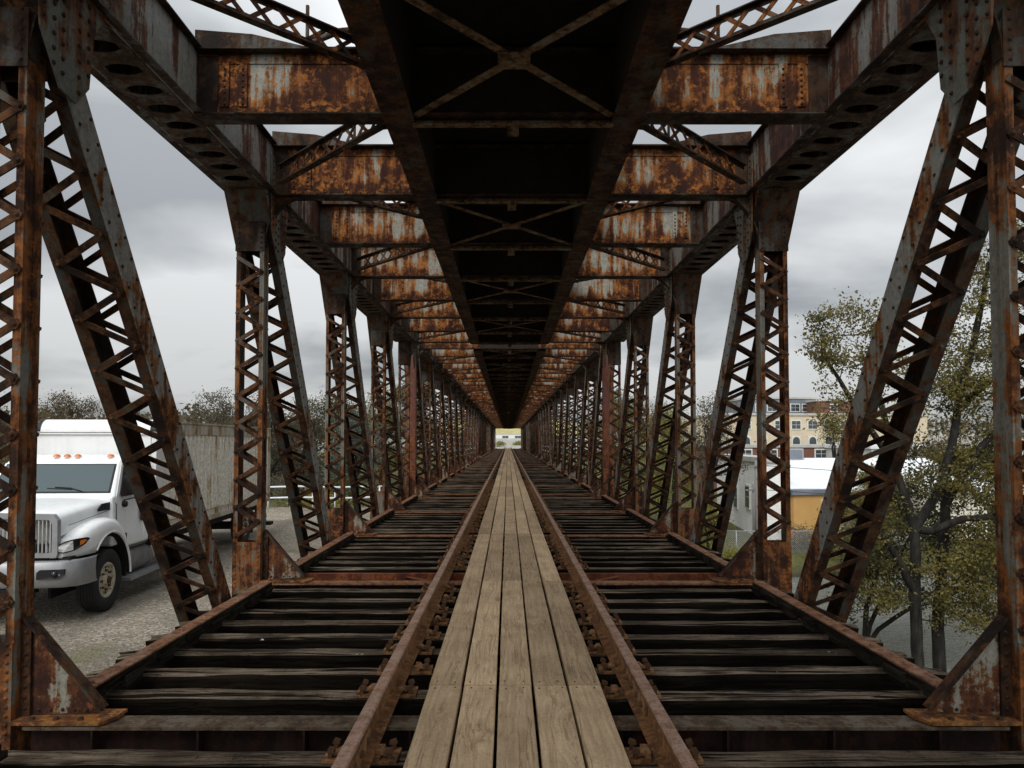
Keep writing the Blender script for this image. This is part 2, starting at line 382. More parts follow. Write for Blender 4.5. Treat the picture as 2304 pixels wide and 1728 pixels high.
def beam_mesh():
    b = MB(); x = 2.775; h = ZT-.02-ZC
    b.box(-x, -.9, -.007, .007, 0, h, 0); b.box(.9, x, -.007, .007, 0, h, 0); b.box(-.899, .899, -.007, .007, 0, h, 4)  # middle stretch painted near black for the shade under the upper deck
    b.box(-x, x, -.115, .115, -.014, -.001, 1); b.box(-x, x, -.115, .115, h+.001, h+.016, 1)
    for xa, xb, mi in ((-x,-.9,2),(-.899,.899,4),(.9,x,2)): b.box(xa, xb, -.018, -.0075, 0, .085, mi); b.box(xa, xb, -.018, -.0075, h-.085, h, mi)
    for k in range(66):
        xx = -x+.08+k*.0845
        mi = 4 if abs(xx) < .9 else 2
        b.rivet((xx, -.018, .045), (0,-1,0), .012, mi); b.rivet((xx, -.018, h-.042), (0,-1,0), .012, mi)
        b.rivet((xx, -.085, -.014), (0,0,-1), .012, 1)
    for s in (-1, 1):
        # end connection: pair of upright angles, haunch plate
        for q in (.2, .36):
            xa, xb = sorted((s*(x-q), s*(x-q-.07))); b.box(xa, xb, -.03, -.0185, .086, h-.086, 2)
            for k in range(7): b.rivet((s*(x-q-.035), -.03, .11+k*.052), (0,-1,0), .013, 3)
        b.prism([(s*x,-.11,h+.0165),(s*(x-.98),-.11,h+.0165),(s*(x-.5),-.11,h+.13),(s*x,-.11,h+.17)], (0,.22,0), 1)
        xa, xb = sorted((s*x, s*(x-.17))); b.box(xa, xb, -.026, -.0185, .02, h-.02, 1)  # end plate in a dark colour that paints in the shadow beside the chord
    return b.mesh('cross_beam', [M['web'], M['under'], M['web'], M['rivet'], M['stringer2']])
def floorbeam_mesh(near=False):
    b = MB(); x = 2.79
    b.box(-x, x, -.09, .09, -.022, -.004, 0); b.box(-x, x, -.006, .006, -.8, -.023, 1); b.box(-x, x, -.09, .09, -.82, -.8005, 1)
    for k in range(9): 
        xx = -2.4+k*.6; b.box(xx-.006, xx+.006, -.085, -.0065, -.8, -.0235, 1)
    return b.mesh('floor_beam', [M['nearflange'] if near else M['strap'], M['floorbeam']])
def floorbeam_rear():
    b = MB(); x = 2.72
    b.box(-x, x, -.006, .006, -.42, -.035, 0); b.box(-x, x, -.006, .075, -.034, -.022, 0)
    for s in (-1, 1): b.bar((s*1.0, -.3, -.05), (s*1.3, -.02, -.05), (0,0,1), .05, .01, 0)
    return b.mesh('rear_channel', [M['redch']])
def lateral_mesh(s, second):
    """laced strut from chord to stringer (first half panel) or back (second half)"""
    b = MB(); i = -s
    if not second: p0, p1 = Vector((s*2.74, .38, ZC+.29)), Vector((s*1.12, 1.9, ZC+.29))
    else: p0, p1 = Vector((s*1.12, 2.27, ZC+.03)), Vector((s*2.6, 3.85, ZC+.03))
    d = (p1-p0); L = d.length; d.normalize(); n = d.cross(Vector((0,0,1))); H = .2
    for z in (0, H):
        b.bar(p0+Vector((0,0,z)), p1+Vector((0,0,z)), (0,0,1), .08, .012, 1)
        b.bar(p0+Vector((0,0,z+(.02 if z == 0 else -.02))), p1+Vector((0,0,z+(.02 if z == 0 else -.02))), n, .045, .01, 1)
    lace(b, p0+d*.1, d, (0,0,1), -n if n.y > 0 else n, L-.15, H, .46, .034, .01, 0, rivets=False)
    lace(b, p0+d*.1+Vector((0,0,H)), d, (0,0,-1), -n if n.y > 0 else n, L-.15, H, .46, .034, .01, 0, rivets=False)
    return b.mesh('lateral_strut', [M['lat'], M['under']])
M['lat'] = steel('rusty_lateral_lacing', (0.16,0.128,0.096), .3, None, .2, orange=(0.288,0.104,0.024), brown=(0.096,0.0336,0.0144))
def strut_mesh(x):
    b = MB(); h = .885
    b.box(-h, h, -.04, .04, ZC-.075, ZC-.065); b.box(-h, h, .03, .04, ZC-.064, ZC-.01)
    b.box(-.05, .05, -.05, .05, ZC-.15, ZC-.0755); 
    for k in range(14): b.rivet((-.78+k*.12, 0, ZC-.075), (0,0,-1), .014)
    if x:
        for s in (-1, 1):
            b.bar((-s*.86, .1, ZC-.03+.004*s), (s*.86, 2.0, ZC-.03+.004*s), (0,0,1), .075, .008)
        b.obox((0,1.05,ZC-.042), (1,0,0), (0,1,0), (0,0,1), .12, .12, .004)
    return b.mesh('bottom_strut', [M['lat2']])
M['lat2'] = steel('dim_strut_steel', (.2,.18,.13), .4, None, .2, orange=(.22,.12,.05), brown=(.1,.06,.032), scale=2)
def stringer_mesh(L):
    b = MB(); 
    for x in (-.1, .1):
        b.box(x-.006, x+.006, 0, L, ZC-.04, ZT+.02, 1)
        b.box(x-.03, x+.03, 0, L, ZC-.0535, ZC-.0415, 0)
    b.box(-.13, .13, 0, L, ZC-.066, ZC-.054, 0)
    for k in range(int(L/.16)):
        for x in (-.105, -.05, .05, .105): b.rivet((x, .08+k*.16, ZC-.066), (0,0,-1), .013, 0)
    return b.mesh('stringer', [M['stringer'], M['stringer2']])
M['stringer2'] = plain('black_stringer_and_shade_web', (.03,.022,.017), .85, 0, .2, .3)
def deck_mesh(L):
    b = MB(); y = 0.0; r = random.Random(3)
    while y < L-.05:
        w = min(.24, L-y); b.box(-1.12-r.uniform(0,.05), 1.12+r.uniform(0,.05), y+.002, y+w-.002, ZT+.035, ZT+.2+r.uniform(-.01,.01)); y += .24
    return b.mesh('upper_deck', [M['deckwood']])

LABELS = ['near span of the rusty truss bridge, up to the first maroon end posts',
          'second truss span of the bridge, starting at the flat maroon end posts',
          'third truss span, far along the bridge, small and dark between the lacing',
          'last truss span of the bridge, ending at the bright opening']
def make_span(idx, Y0, npan, first, flat_end, detail, turn):
    sp = thing('truss_bridge_span', LABELS[idx], 'truss bridge', (0, Y0, 0), 0, 'spans of the rusty truss bridge')
    L = npan*P
    for s in (-1, 1):
        for k in range(npan+1):
            y = k*P
            if flat_end and k in (0, npan):
                me = cached(('endpost', s), lambda: endpost(s)); po = put('end_post', me, sp, (s*XC, y, 0)); continue_lace = False
            else:
                po = put('post', cached(('post', s), lambda: post_mesh(s)), sp, (s*XC, y+.03, 0)); continue_lace = True
            if continue_lace:
                for q in (-1, 1): put('lacing_bars', cached(('place', q), lambda: post_lace(q)), po)
            if detail > 0:
                put('foot_gusset', cached(('foot', s), lambda: post_foot(s)), po); put('foot_plate', cached(('fplate', s), lambda: post_footplate(s)), po)
                put('knee_bracket', cached(('knee', s), lambda: knee(s)), po)
            if detail > 1: put('head_gusset', cached(('head', s), lambda: post_headplate(s)), po)
        for k in range(npan):
            y = k*P
            down = k < turn
            dm = cached(('diag', s, down), lambda: diag_mesh(s) if down else diag_up(cached(('diag', s, True), lambda: diag_mesh(s))))
            do = put('diagonal', dm, sp, (s*XC, y, 0))
            for q in (-1, 1):
                lm = cached(('dlace', q, s, down), lambda: diag_lace(q, s) if down else diag_up(cached(('dlace', q, s, True), lambda: diag_lace(q, s))))
                put('lacing_bars', lm, do)
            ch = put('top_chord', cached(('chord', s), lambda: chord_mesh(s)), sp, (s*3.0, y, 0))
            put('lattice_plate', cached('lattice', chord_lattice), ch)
            put('lateral_strut', cached(('lat', s, 0), lambda: lateral_mesh(s, False)), sp, (0, y, 0))
            put('lateral_strut', cached(('lat', s, 1), lambda: lateral_mesh(s, True)), sp, (0, y, 0))
        put('stringer', cached(('str', L), lambda: stringer_mesh(L)), sp, (s*.995, 0, 0))
    for k in range(2*npan+1):
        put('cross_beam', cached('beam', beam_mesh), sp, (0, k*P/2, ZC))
        put('bottom_strut', cached(('strut', k % 2 == 0 and k < 2*npan), lambda: strut_mesh(k % 2 == 0)), sp, (0, k*P/2, 0))
    for k in range(npan+1):
        nr = detail > 1 and k == 2; fb = put('floor_beam', cached(('fbeam', nr), lambda: floorbeam_mesh(nr)), sp, (0, k*P, 0))
        if k in (1, 3): put('rear_channel', cached('frear', floorbeam_rear), fb, (0, .62, 0))
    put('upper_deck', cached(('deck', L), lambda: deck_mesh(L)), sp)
    for x in (-.8, .8): put('track_stringer', cached(('ts', L), lambda: ts_mesh(L)), sp, (x, 0, 0))
    if detail > 1:
        for y in (2.5*P+.45, 3*P+.5):
            b = MB(); pts = []
            for k in range(25):
                x = -2.2+k*4.4/24; q = max(0, abs(x)-1.5)/.7; pts.append((x, y, 5.52-.42*q*q))
            b.tube(pts, .03, 7); pi = b.build('overhead_pipe', M['under'], sp)
            for x in (-1.95, 1.95):
                b = MB(); b.tube([(x, y, ZT+.1), (x, y, 5.75)], .018, 6); b.build('pipe_stanchion', M['under'], pi)
    for k in range(npan):
        if detail > 0: put('bottom_lateral', cached('blat', blat), sp, (0, k*P, 0))
    return sp
def endpost(s):
    b = MB()
    b.box(-HW, HW, -.15, -.135, ZL, ZC-.02, 0); b.box(-HW, HW, .135, .15, ZL, ZC-.02, 0)
    for x in (-1, 1):
        xa, xb = sorted((x*HW, x*(HW-.014))); b.box(xa, xb, -.134, .134, ZL, ZC-.02, 0)
        for k in range(34):
            b.rivet((x*.13, -.15, ZC-.1-k*.13), (0,-1,0), .014, 0)
    return b.mesh('end_post', [M['red']])
def ts_mesh(L):
    b = MB(); b.box(-.006, .006, .1, L-.1, -.78, -.34, 0); b.box(-.11, .11, .1, L-.1, -.339, -.325, 0); b.box(-.11, .11, .1, L-.1, -.8, -.7805, 0)
    return b.mesh('track_stringer', [M['floorbeam']])
def blat():
    b = MB()
    for s in (-1, 1):
        b.bar((s*2.6, .3, -.62+.02*s), (-s*2.6, P-.3, -.62+.02*s), (0,0,1), .1, .012)
    return b.mesh('bottom_lateral', [M['paint']])

YS = 4.3
SPANS = [(YS-2*P, 6, False, 2, 6), (YS+4*P+1.5, 11, True, 1, 6), (YS+15*P+3.0, 11, True, 0, 6), (YS+26*P+4.5, 11, True, 0, 6)]
for i, (y0, n, flat, det, turn) in enumerate(SPANS): make_span(i, y0, n, 0, flat, det, turn)
POSTY = []
for (y0, n, *_) in SPANS: POSTY += [y0+k*P for k in range(n+1)]
YEND = POSTY[-1]

# ------------------------------------------------------------------ track
def tie_mesh(half_l, half_r, seed):
    r = random.Random(seed); b = MB(); rows = []; n = 44
    for i in range(n+1):
        x = -half_l + (half_l+half_r)*i/n; e = min(i, n-i)
        sh = (.80 if e == 0 else (.94 if e == 1 else 1.0)); ring = []
        for (y, z) in ((-.088,-.25),(-.092,-.2),(-.098,-.02),(-.090,-.003),(-.045,.0),(.0,-.002),(.045,.0),(.090,-.003),(.098,-.022),(.092,-.2),(.088,-.25)):
            q = mnoise.noise(Vector((x*2.2+seed*9, y*9, z*9)))*.011 + mnoise.noise(Vector((x*.7+seed*5, y*30, z*12)))*.009
            if e < 5: q *= 1.9
            ring.append((x+(r.uniform(-.02,.02) if e == 0 else 0), y*sh*(1+q*2), z*(1 if z < -.1 else 1)+q*(1 if z > -.1 else .5)-(1-sh)*.12*(1 if z > -.1 else -1)))
        rows.append(ring)
    b.grid(rows, 0, True, True); m = len(rows[0])
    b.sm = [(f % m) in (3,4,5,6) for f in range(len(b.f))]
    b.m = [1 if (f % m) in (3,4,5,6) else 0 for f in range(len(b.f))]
    b.add(rows[0], [tuple(range(m))], 0); b.add(rows[-1], [tuple(range(m))[::-1]], 0)
    return b.mesh('sleeper', [M['tieside'], M['tie']])
TIES = {(k, v): tie_mesh(*( (3.02, 3.04) if k == 'full' else (2.72, 2.74)), 11*v+(3 if k == 'full' else 4)) for k in ('full', 'short') for v in range(5)}
XR = .775; XO = -.015
def plate_mesh(s):
    b = MB()
    b.box(-.19, .19, -.085, .085, .001, .018, 0)
    for q in (-1, 1):
        b.box(min(q*.075,q*.105), max(q*.075,q*.105), -.085, .085, .0185, .036, 0)
        # hold-down clip: bent strap with a hooked end on the rail foot
        b.prism([(q*.19,-.06,.0185),(q*.13,-.06,.034),(q*.10,-.06,.058),(q*.075,-.06,.058),(q*.07,-.06,.044),(q*.105,-.06,.037)], (0,.085,0), 0)
    return b.mesh('tie_plate', [M['plate']])
def spike_mesh(q):
    b = MB(); b.box(-.011, .011, -.011, .011, .0, .05, 0)
    b.prism([(q*.018,-.016,.05),(-q*.022,-.016,.045),(-q*.022,-.016,.062),(q*.008,-.016,.072)], (0,.032,0), 0)
    return b.mesh('spike', [M['nail']])
PL = plate_mesh(1); SP = {-1: spike_mesh(-1), 1: spike_mesh(1)}
SIDE = ['left','right']
def ordn(i): return ORD[i] if i < 12 else None
ty = []
for a, b_ in zip(POSTY[:-1], POSTY[1:]):
    if b_-a < 3: ty += [(a+.47+.45*j, None, j, 'full') for j in range(int((b_-a-.5)/.45)+0)]; continue
    for j, off in enumerate((.45,.94,1.42,1.9,2.39,2.84,3.28,3.76)):
        if j == 0 and round((a-YS)/P) in (1,): continue
        ty.append((a+off, a, j, 'short' if j in (5,6) else 'full'))
for a in POSTY: pass
ty = [t for t in ty if t[0] > 2.9]
r = random.Random(5); far_ties = []; count = 0
for (y, a, j, kind) in ty:
    count += 1
    v = r.randrange(5); loc = (r.uniform(-.03,.03), y+r.uniform(-.02,.02), -.004-r.uniform(0,.018)); rz = r.uniform(-.006,.006)
    if count > 290: far_ties.append((kind, v, loc)); continue
    t = put('sleeper', TIES[(kind, v)], None, loc, rz)
    pan = None if a is None else round((a-YS)/P)
    if a is not None and a < 21 and pan in (-1, 0, 1, 2, 3):
        where = ('just before the nearest pair of posts' if pan == -1 else f'beyond the {ORD[pan]} pair of posts')
        lab = (f'{"foremost" if j == 7 else "blackened"} timber sleeper {where}, {"last" if j == 7 else ORD[j] if j else "first"} of its bay')
        if pan == -1: lab = ('closest blackened timber sleeper at the bottom edge, before the nearest pair of posts' if j == 7 else f'blackened sleeper at the very bottom edge, {j+1} in its bay')
    else: lab = 'narrow dark sleeper among the crowded far sleepers of the track'
    tag(t, lab, 'railway sleeper', 'timber sleepers under the track')
    if y < 30:
        for x in (-XR+XO, XR+XO):
            p = put('tie_plate', PL, t, (x, r.uniform(-.01,.01), .0), r.uniform(-.03,.03))
            if y < 16:
                for q in (-1, 1):
                    for yy in (-.055, .06): put('spike', SP[q], p, (q*.152, yy, 0))
if far_ties:
    b = MB()
    for kind, v, loc in far_ties: b.box(-3+loc[0], 3+loc[0], loc[1]-.11, loc[1]+.11, -.25, loc[2])
    tag(b.build('distant_sleepers', M['tie']), 'farthest dark sleepers by the bright opening', 'railway sleepers', None, 'stuff')

# rails
RP = [(-.07,.019),(.07,.019),(.07,.030),(.012,.046),(.009,.135),(.034,.147),(.036,.172),(.029,.184),(-.029,.184),(-.036,.172),(-.034,.147),(-.009,.135),(-.012,.046),(-.07,.030)]
def rail(s):
    y0, y1 = 1.2, YEND+40; b = MB(); n = len(RP)
    vs = [(x, y0, z) for x, z in RP]+[(x, y1, z) for x, z in RP]
    for i in range(n):
        k = (i+1) % n
        b.add([vs[i], vs[k], vs[n+k], vs[n+i]], [(0,1,2,3)], 1 if i in (6,7,8) else 0)
    o = b.build('rail', [M['rail'], M['railtop']], None, (s*XR+XO, 0, 0))
    tag(o, f'long rust brown rail on the {"left" if s < 0 else "right"} of the plank walkway', 'rail', 'two rails of the track')
    for yj in ((4.55, 15.4, 26.4) if s > 0 else (3.55, 12.7, 23.0)):
        b = MB()
        for q in (-1, 1):
            xa, xb = sorted((q*.0125, q*.03)); b.box(xa, xb, yj-.32, yj+.32, .05, .13, 0)
            for k in range(4): b.rivet((q*.03, yj-.24+k*.16, .09), (q,0,0), .022, 1)
        put('joint_bar', b.mesh('joint_bar', [M['plate'], M['nail']]), o)
    return o
rail(-1); rail(1)

# walkway planks: five abreast
joints = [1.25, 4.70, 8.16, 12.3]
while joints[-1] < YEND+3: joints.append(joints[-1]+4.2)
pm = {}
def plank_mesh(L, seed, nails):
    r = random.Random(seed); b = MB(); w = .1015; rows = []; n = max(6, int(L/.35))
    for i in range(n+1):
        y = .004+(L-.008)*i/n; jx = mnoise.noise(Vector((y*1.3, seed*3.1, 0)))*.0025; jz = mnoise.noise(Vector((y*.6, seed*7.7, 3)))*.003
        rows.append([(-w+jx, y, .0), (-w+jx, y, .052+jz), (-w+.005+jx, y, .058+jz), (0, y, .0595+jz), (w-.005+jx, y, .058+jz), (w+jx, y, .052+jz), (w+jx, y, 0)])
    b.grid(rows, 0, False, True)
    b.add(rows[0], [tuple(range(7))], 0); b.add(rows[-1], [tuple(range(7))[::-1]], 0)
    if nails:
        for y in (.06, L-.06):
            for x in (-.062, .062): b.rivet((x+r.uniform(-.012,.012), y+r.uniform(-.015,.015), .0585), (0,0,1), .0065, 1)
    return b.mesh('walkway_plank', [M['plank'], M['nail']])
r = random.Random(9)
COLN = ['far left','left centre','middle','right centre','far right']
for k in range(len(joints)-1):
    L = joints[k+1]-joints[k]
    for c in range(5):
        key = (round(L, 2), c, k % 3 if k > 4 else k)
        if key not in pm: pm[key] = plank_mesh(L, k*5+c+1, k < 6)
        o = put('walkway_plank', pm[key], None, ((c-2)*.221+r.uniform(-.002,.002), joints[k], .012+r.uniform(0,.004)), r.uniform(-.0012,.0012))
        if k == 0: lab = f'tan walkway plank cut by the bottom edge, {COLN[c]} of the five'
        elif k < 5: lab = f'weathered tan plank in the {ORD[k]} row of the walkway, {COLN[c]} of five'
        else: lab = 'narrow tan plank of the far walkway between the rails'
        tag(o, lab, 'plank', 'walkway planks between the rails')

# guard timbers with a steel strap, one run between each two floor beams
def guard_mesh(L, seed):
    r = random.Random(seed); b = MB(); y = 0
    b.box(-.05, .045, 0, L, .035, .105, 0)
    while y < L-.2:
        b.box(-.05-r.uniform(0,.02), .06+r.uniform(0,.03), y, y+.2, .0, .034, 0)
        b.box(.046, .065+r.uniform(0,.02), y, y+.24, .035, .085+r.uniform(-.02,.01), 0); y += .47
    return b
for i, (a, b_) in enumerate(zip(POSTY[:-1], POSTY[1:])):
    if b_-a < 3 or b_ < 4: continue
    for s in (-1, 1):
        L = P-.68
        me = cached(('guard', s), lambda: guard_mesh(L, 3+s).mesh('guard_timber', [M['guardwood']]))
        g = put('guard_timber', me, None, (s*2.615, a+.1, 0))
        if s > 0: g.scale = (-1, 1, 1)
        def strap():
            b = MB(); b.box(-.05, .05, 0, L, .106, .118, 0); b.box(-.062, -.0505, 0, L, .03, .118, 0)
            for k in range(9): b.rivet((-.0, .2+k*.42, .118), (0,0,1), .016, 0)
            return b.mesh('steel_strap', [M['strap']])
        put('steel_strap', cached(('strap'), strap), g)
        pan = round((a-YS)/P); nm = SIDE[s > 0]
        lab = (f'guard timber with rusty steel strap along the {nm} sleeper ends, ' + ('before the nearest posts' if pan < 0 else f'{ORD[pan]} run from the front')) if a < 21 else f'far thin run of strapped guard timber along the {nm} side'
        tag(g, lab, 'guard timber', f'guard timbers along the {nm} side')

# ------------------------------------------------------------------ ground and water
def sst(a, b, x):
    t = np.clip((x-a)/(b-a), 0, 1); return t*t*(3-2*t)
def ground_z(x, y):
    x = np.asarray(x, float); y = np.asarray(y, float)
    base = np.full(np.broadcast(x, y).shape, -5.9)
    far = sst(33, 38, y - .12*np.maximum(x-10, 0))*sst(4, 8, x)              # far bank on the right
    base = base + far*(1.7 + sst(40, 110, y)*2.0)
    lot = sst(-3.4, -4.7, x)*(1-sst(31, 42, y)); base = base*(1-lot) + lot*-1.17
    lb = sst(-4.5, -7, x)*sst(31, 42, y); base = base*(1-lb) + lb*-2.1
    end = sst(YEND-3, YEND+3, y); base = base*(1-end) + end*(-.32+sst(178, 255, y)*2.2)
    mound = 1.0*np.exp(-(((x-11.0)/1.6)**2+((y-19.5)/1.6)**2)); base = np.maximum(base, -5.9+mound)
    hill = sst(150, 700, np.hypot(x, y)); base = base + hill*6
    return base + .05*np.sin(x*1.3+y*.7)*np.cos(y*.9-x*.4)*sst(-4, -5, x)*.6
xs = np.concatenate([np.linspace(-900,-80,24)[:-1], np.linspace(-80,-12,40)[:-1], np.linspace(-12,26,110)[:-1], np.linspace(26,90,40)[:-1], np.linspace(90,900,26)])
ys = np.concatenate([np.linspace(-60,0,20)[:-1], np.linspace(0,50,140)[:-1], np.linspace(50,200,90)[:-1], np.linspace(200,1600,36)])
X, Y = np.meshgrid(xs, ys); Z = ground_z(X, Y)
b = MB(); nx, ny = len(xs), len(ys)
b.v = [tuple(p) for p in np.stack([X.ravel(), Y.ravel(), Z.ravel()], 1)]
for j in range(ny-1):
    for i in range(nx-1):
        b.f.append([j*nx+i, j*nx+i+1, (j+1)*nx+i+1, (j+1)*nx+i])
b.m = [0]*len(b.f); b.sm = [True]*len(b.f)
t = NT('gravel_and_bank'); g = t.coords(world=True); sp = t.n('ShaderNodeSeparateXYZ'); t.l(g, sp.inputs[0])
n1 = t.noise(g, .35, 6, .6); n2 = t.noise(g, 2.2, 7, .68); n3 = t.noise(g, 26, 4, .7)
vo = t.n('ShaderNodeTexVoronoi'); vo.inputs['Scale'].default_value = 27; t.l(g, vo.inputs['Vector'])
grav = t.mix(t.rng(n2, .3, .7), (.27,.225,.165), (.44,.375,.285)); grav = t.mix(t.rng(n3, .35, .7, .55, 0), grav, (.07,.06,.05))
hs = t.n('ShaderNodeSeparateColor'); t.l(vo.outputs['Color'], hs.inputs[0]); grav = t.mix(t.rng(hs.outputs[0], .7, .85, 0, .75), grav, (.5,.46,.4)); grav = t.mix(t.rng(hs.outputs[1], .75, .9, 0, .7), grav, (.1,.085,.07))
grav = t.mix(t.rng(n1, .5, .62, 0, .6), grav, (.14,.12,.09))
pxx, pyy, _ = sp.outputs
for cx_ in (-6.6, -8.75):
    tr = t.math('ABSOLUTE', t.math('ADD', t.math('ADD', pxx, t.math('MULTIPLY', pyy, .07)), t.math('ADD', t.math('MULTIPLY', n1, .8), -cx_-1.2)))
    grav = t.mix(t.math('MULTIPLY', t.rng(tr, .18, .42, 1, 0), t.rng(n2, .35, .6, .2, .55)), grav, (.12,.105,.085))
weed = t.math('MULTIPLY', t.rng(n1, .55, .6), t.rng(n2, .5, .58)); grav = t.mix(t.math('MULTIPLY', weed, .55), grav, (.12,.125,.045))
grass = t.mix(t.rng(n2, .35, .65), (.07,.075,.028), (.15,.14,.05)); grass = t.mix(t.rng(n3, .35, .65, .5, 0), grass, (.03,.03,.013))
mud = t.mix(t.rng(n2, .35, .65), (.022,.019,.013), (.05,.043,.03))
px, py, pz = sp.outputs
lotm = t.math('MULTIPLY', t.rng(px, -4.3, -5.0), t.rng(t.math('ADD', py, t.math('MULTIPLY', n2, 5)), 34, 37, 1, 0))
endm = t.rng(py, YEND, YEND+3)
col = t.mix(t.rng(pz, -5.0, -4.6), mud, grass); col = t.mix(lotm, col, grav); col = t.mix(t.math('MULTIPLY', endm, t.rng(n2, .62, .5)), col, (.42,.4,.36))
t.set(col, .95, 0, .2); t.bump(t.math('ADD', t.math('MULTIPLY', vo.outputs['Distance'], .8), n3), .8, .03)
tag(b.build('ground', t.m), kind='structure')

t = NT('river_water'); g = t.coords(world=True)
s1 = t.n('ShaderNodeVectorMath', operation='MULTIPLY'); t.l(g, s1.inputs[0]); s1.inputs[1].default_value = (1.0, 2.2, 1)
w1 = t.noise(s1.outputs[0], 2.2, 5, .6, .4); w2 = t.noise(s1.outputs[0], 8, 3, .5)
w3 = t.noise(g, .25, 4, .6); t.set(t.mix(t.rng(w3, .35, .65), (.16,.165,.145), (.27,.275,.25)), .04, 0, .5); t.p.inputs['IOR'].default_value = 1.5
t.bump(t.math('ADD', w1, t.math('MULTIPLY', w2, .5)), 1.0, .35)
b = MB(); b.add([(-4.3,-60,-5),(300,-60,-5),(300,165,-5),(-4.3,165,-5)], [(0,1,2,3)], 0)
tag(b.build('river', t.m), kind='structure')

# ------------------------------------------------------------------ trees and shrubs
def leafmat(name, c0, c1, c2):
    t = NT(name); ge = t.n('ShaderNodeNewGeometry'); n = t.noise(t.coords((1,1,1), True), .9, 4, .6)
    f = t.math('ADD', t.math('MULTIPLY', ge.outputs['Random Per Island'], .6), t.math('MULTIPLY', t.rng(n, .35, .65), .4))
    col = t.ramp(f, [(0, c0), (.5, c1), (1, c2)]); t.set(col, .6, 0, .25)
    tr = t.n('ShaderNodeBsdfTranslucent'); t.l(col, tr.inputs[0]); ms = t.n('ShaderNodeMixShader'); ms.inputs[0].default_value = .35
    t.l(t.p.outputs[0], ms.inputs[1]); t.l(tr.outputs[0], ms.inputs[2]); t.l(ms.outputs[0], t.out.inputs[0]); return t.m
M['leaf_olive'] = leafmat('olive_leaves', (.05,.044,.012), (.125,.105,.026), (.25,.2,.052))
M['leaf_dark'] = leafmat('dark_olive_leaves', (.028,.03,.012), (.065,.062,.022), (.13,.115,.04))
M['leaf_grey'] = leafmat('grey_green_leaves', (.05,.045,.03), (.10,.085,.055), (.165,.14,.09))
M['leaf_brown'] = leafmat('brown_olive_leaves', (.06,.045,.022), (.115,.085,.042), (.19,.145,.075))
M['leaf_yellow'] = leafmat('yellow_green_leaves', (.10,.105,.02), (.21,.2,.04), (.36,.32,.06))
M['leaf_pale'] = leafmat('pale_silvery_leaves', (.07,.09,.07), (.13,.16,.13), (.22,.25,.21))
def bark(name, a, c):
    t = NT(name); n = t.noise(t.coords((9,9,1.6)), 1.0, 7, .7); n2 = t.noise(t.coords(), 3, 4)
    t.set(t.mix(t.rng(n2, .4, .6, 0, .5), t.mix(t.rng(n, .35, .65), a, c), a), .9, 0, .2); t.bump(n, .9, .03); return t.m
M['bark'] = bark('dark_bark', (.008,.007,.006), (.042,.037,.031))
M['bark_grey'] = bark('grey_bark', (.06,.054,.047), (.15,.14,.125))

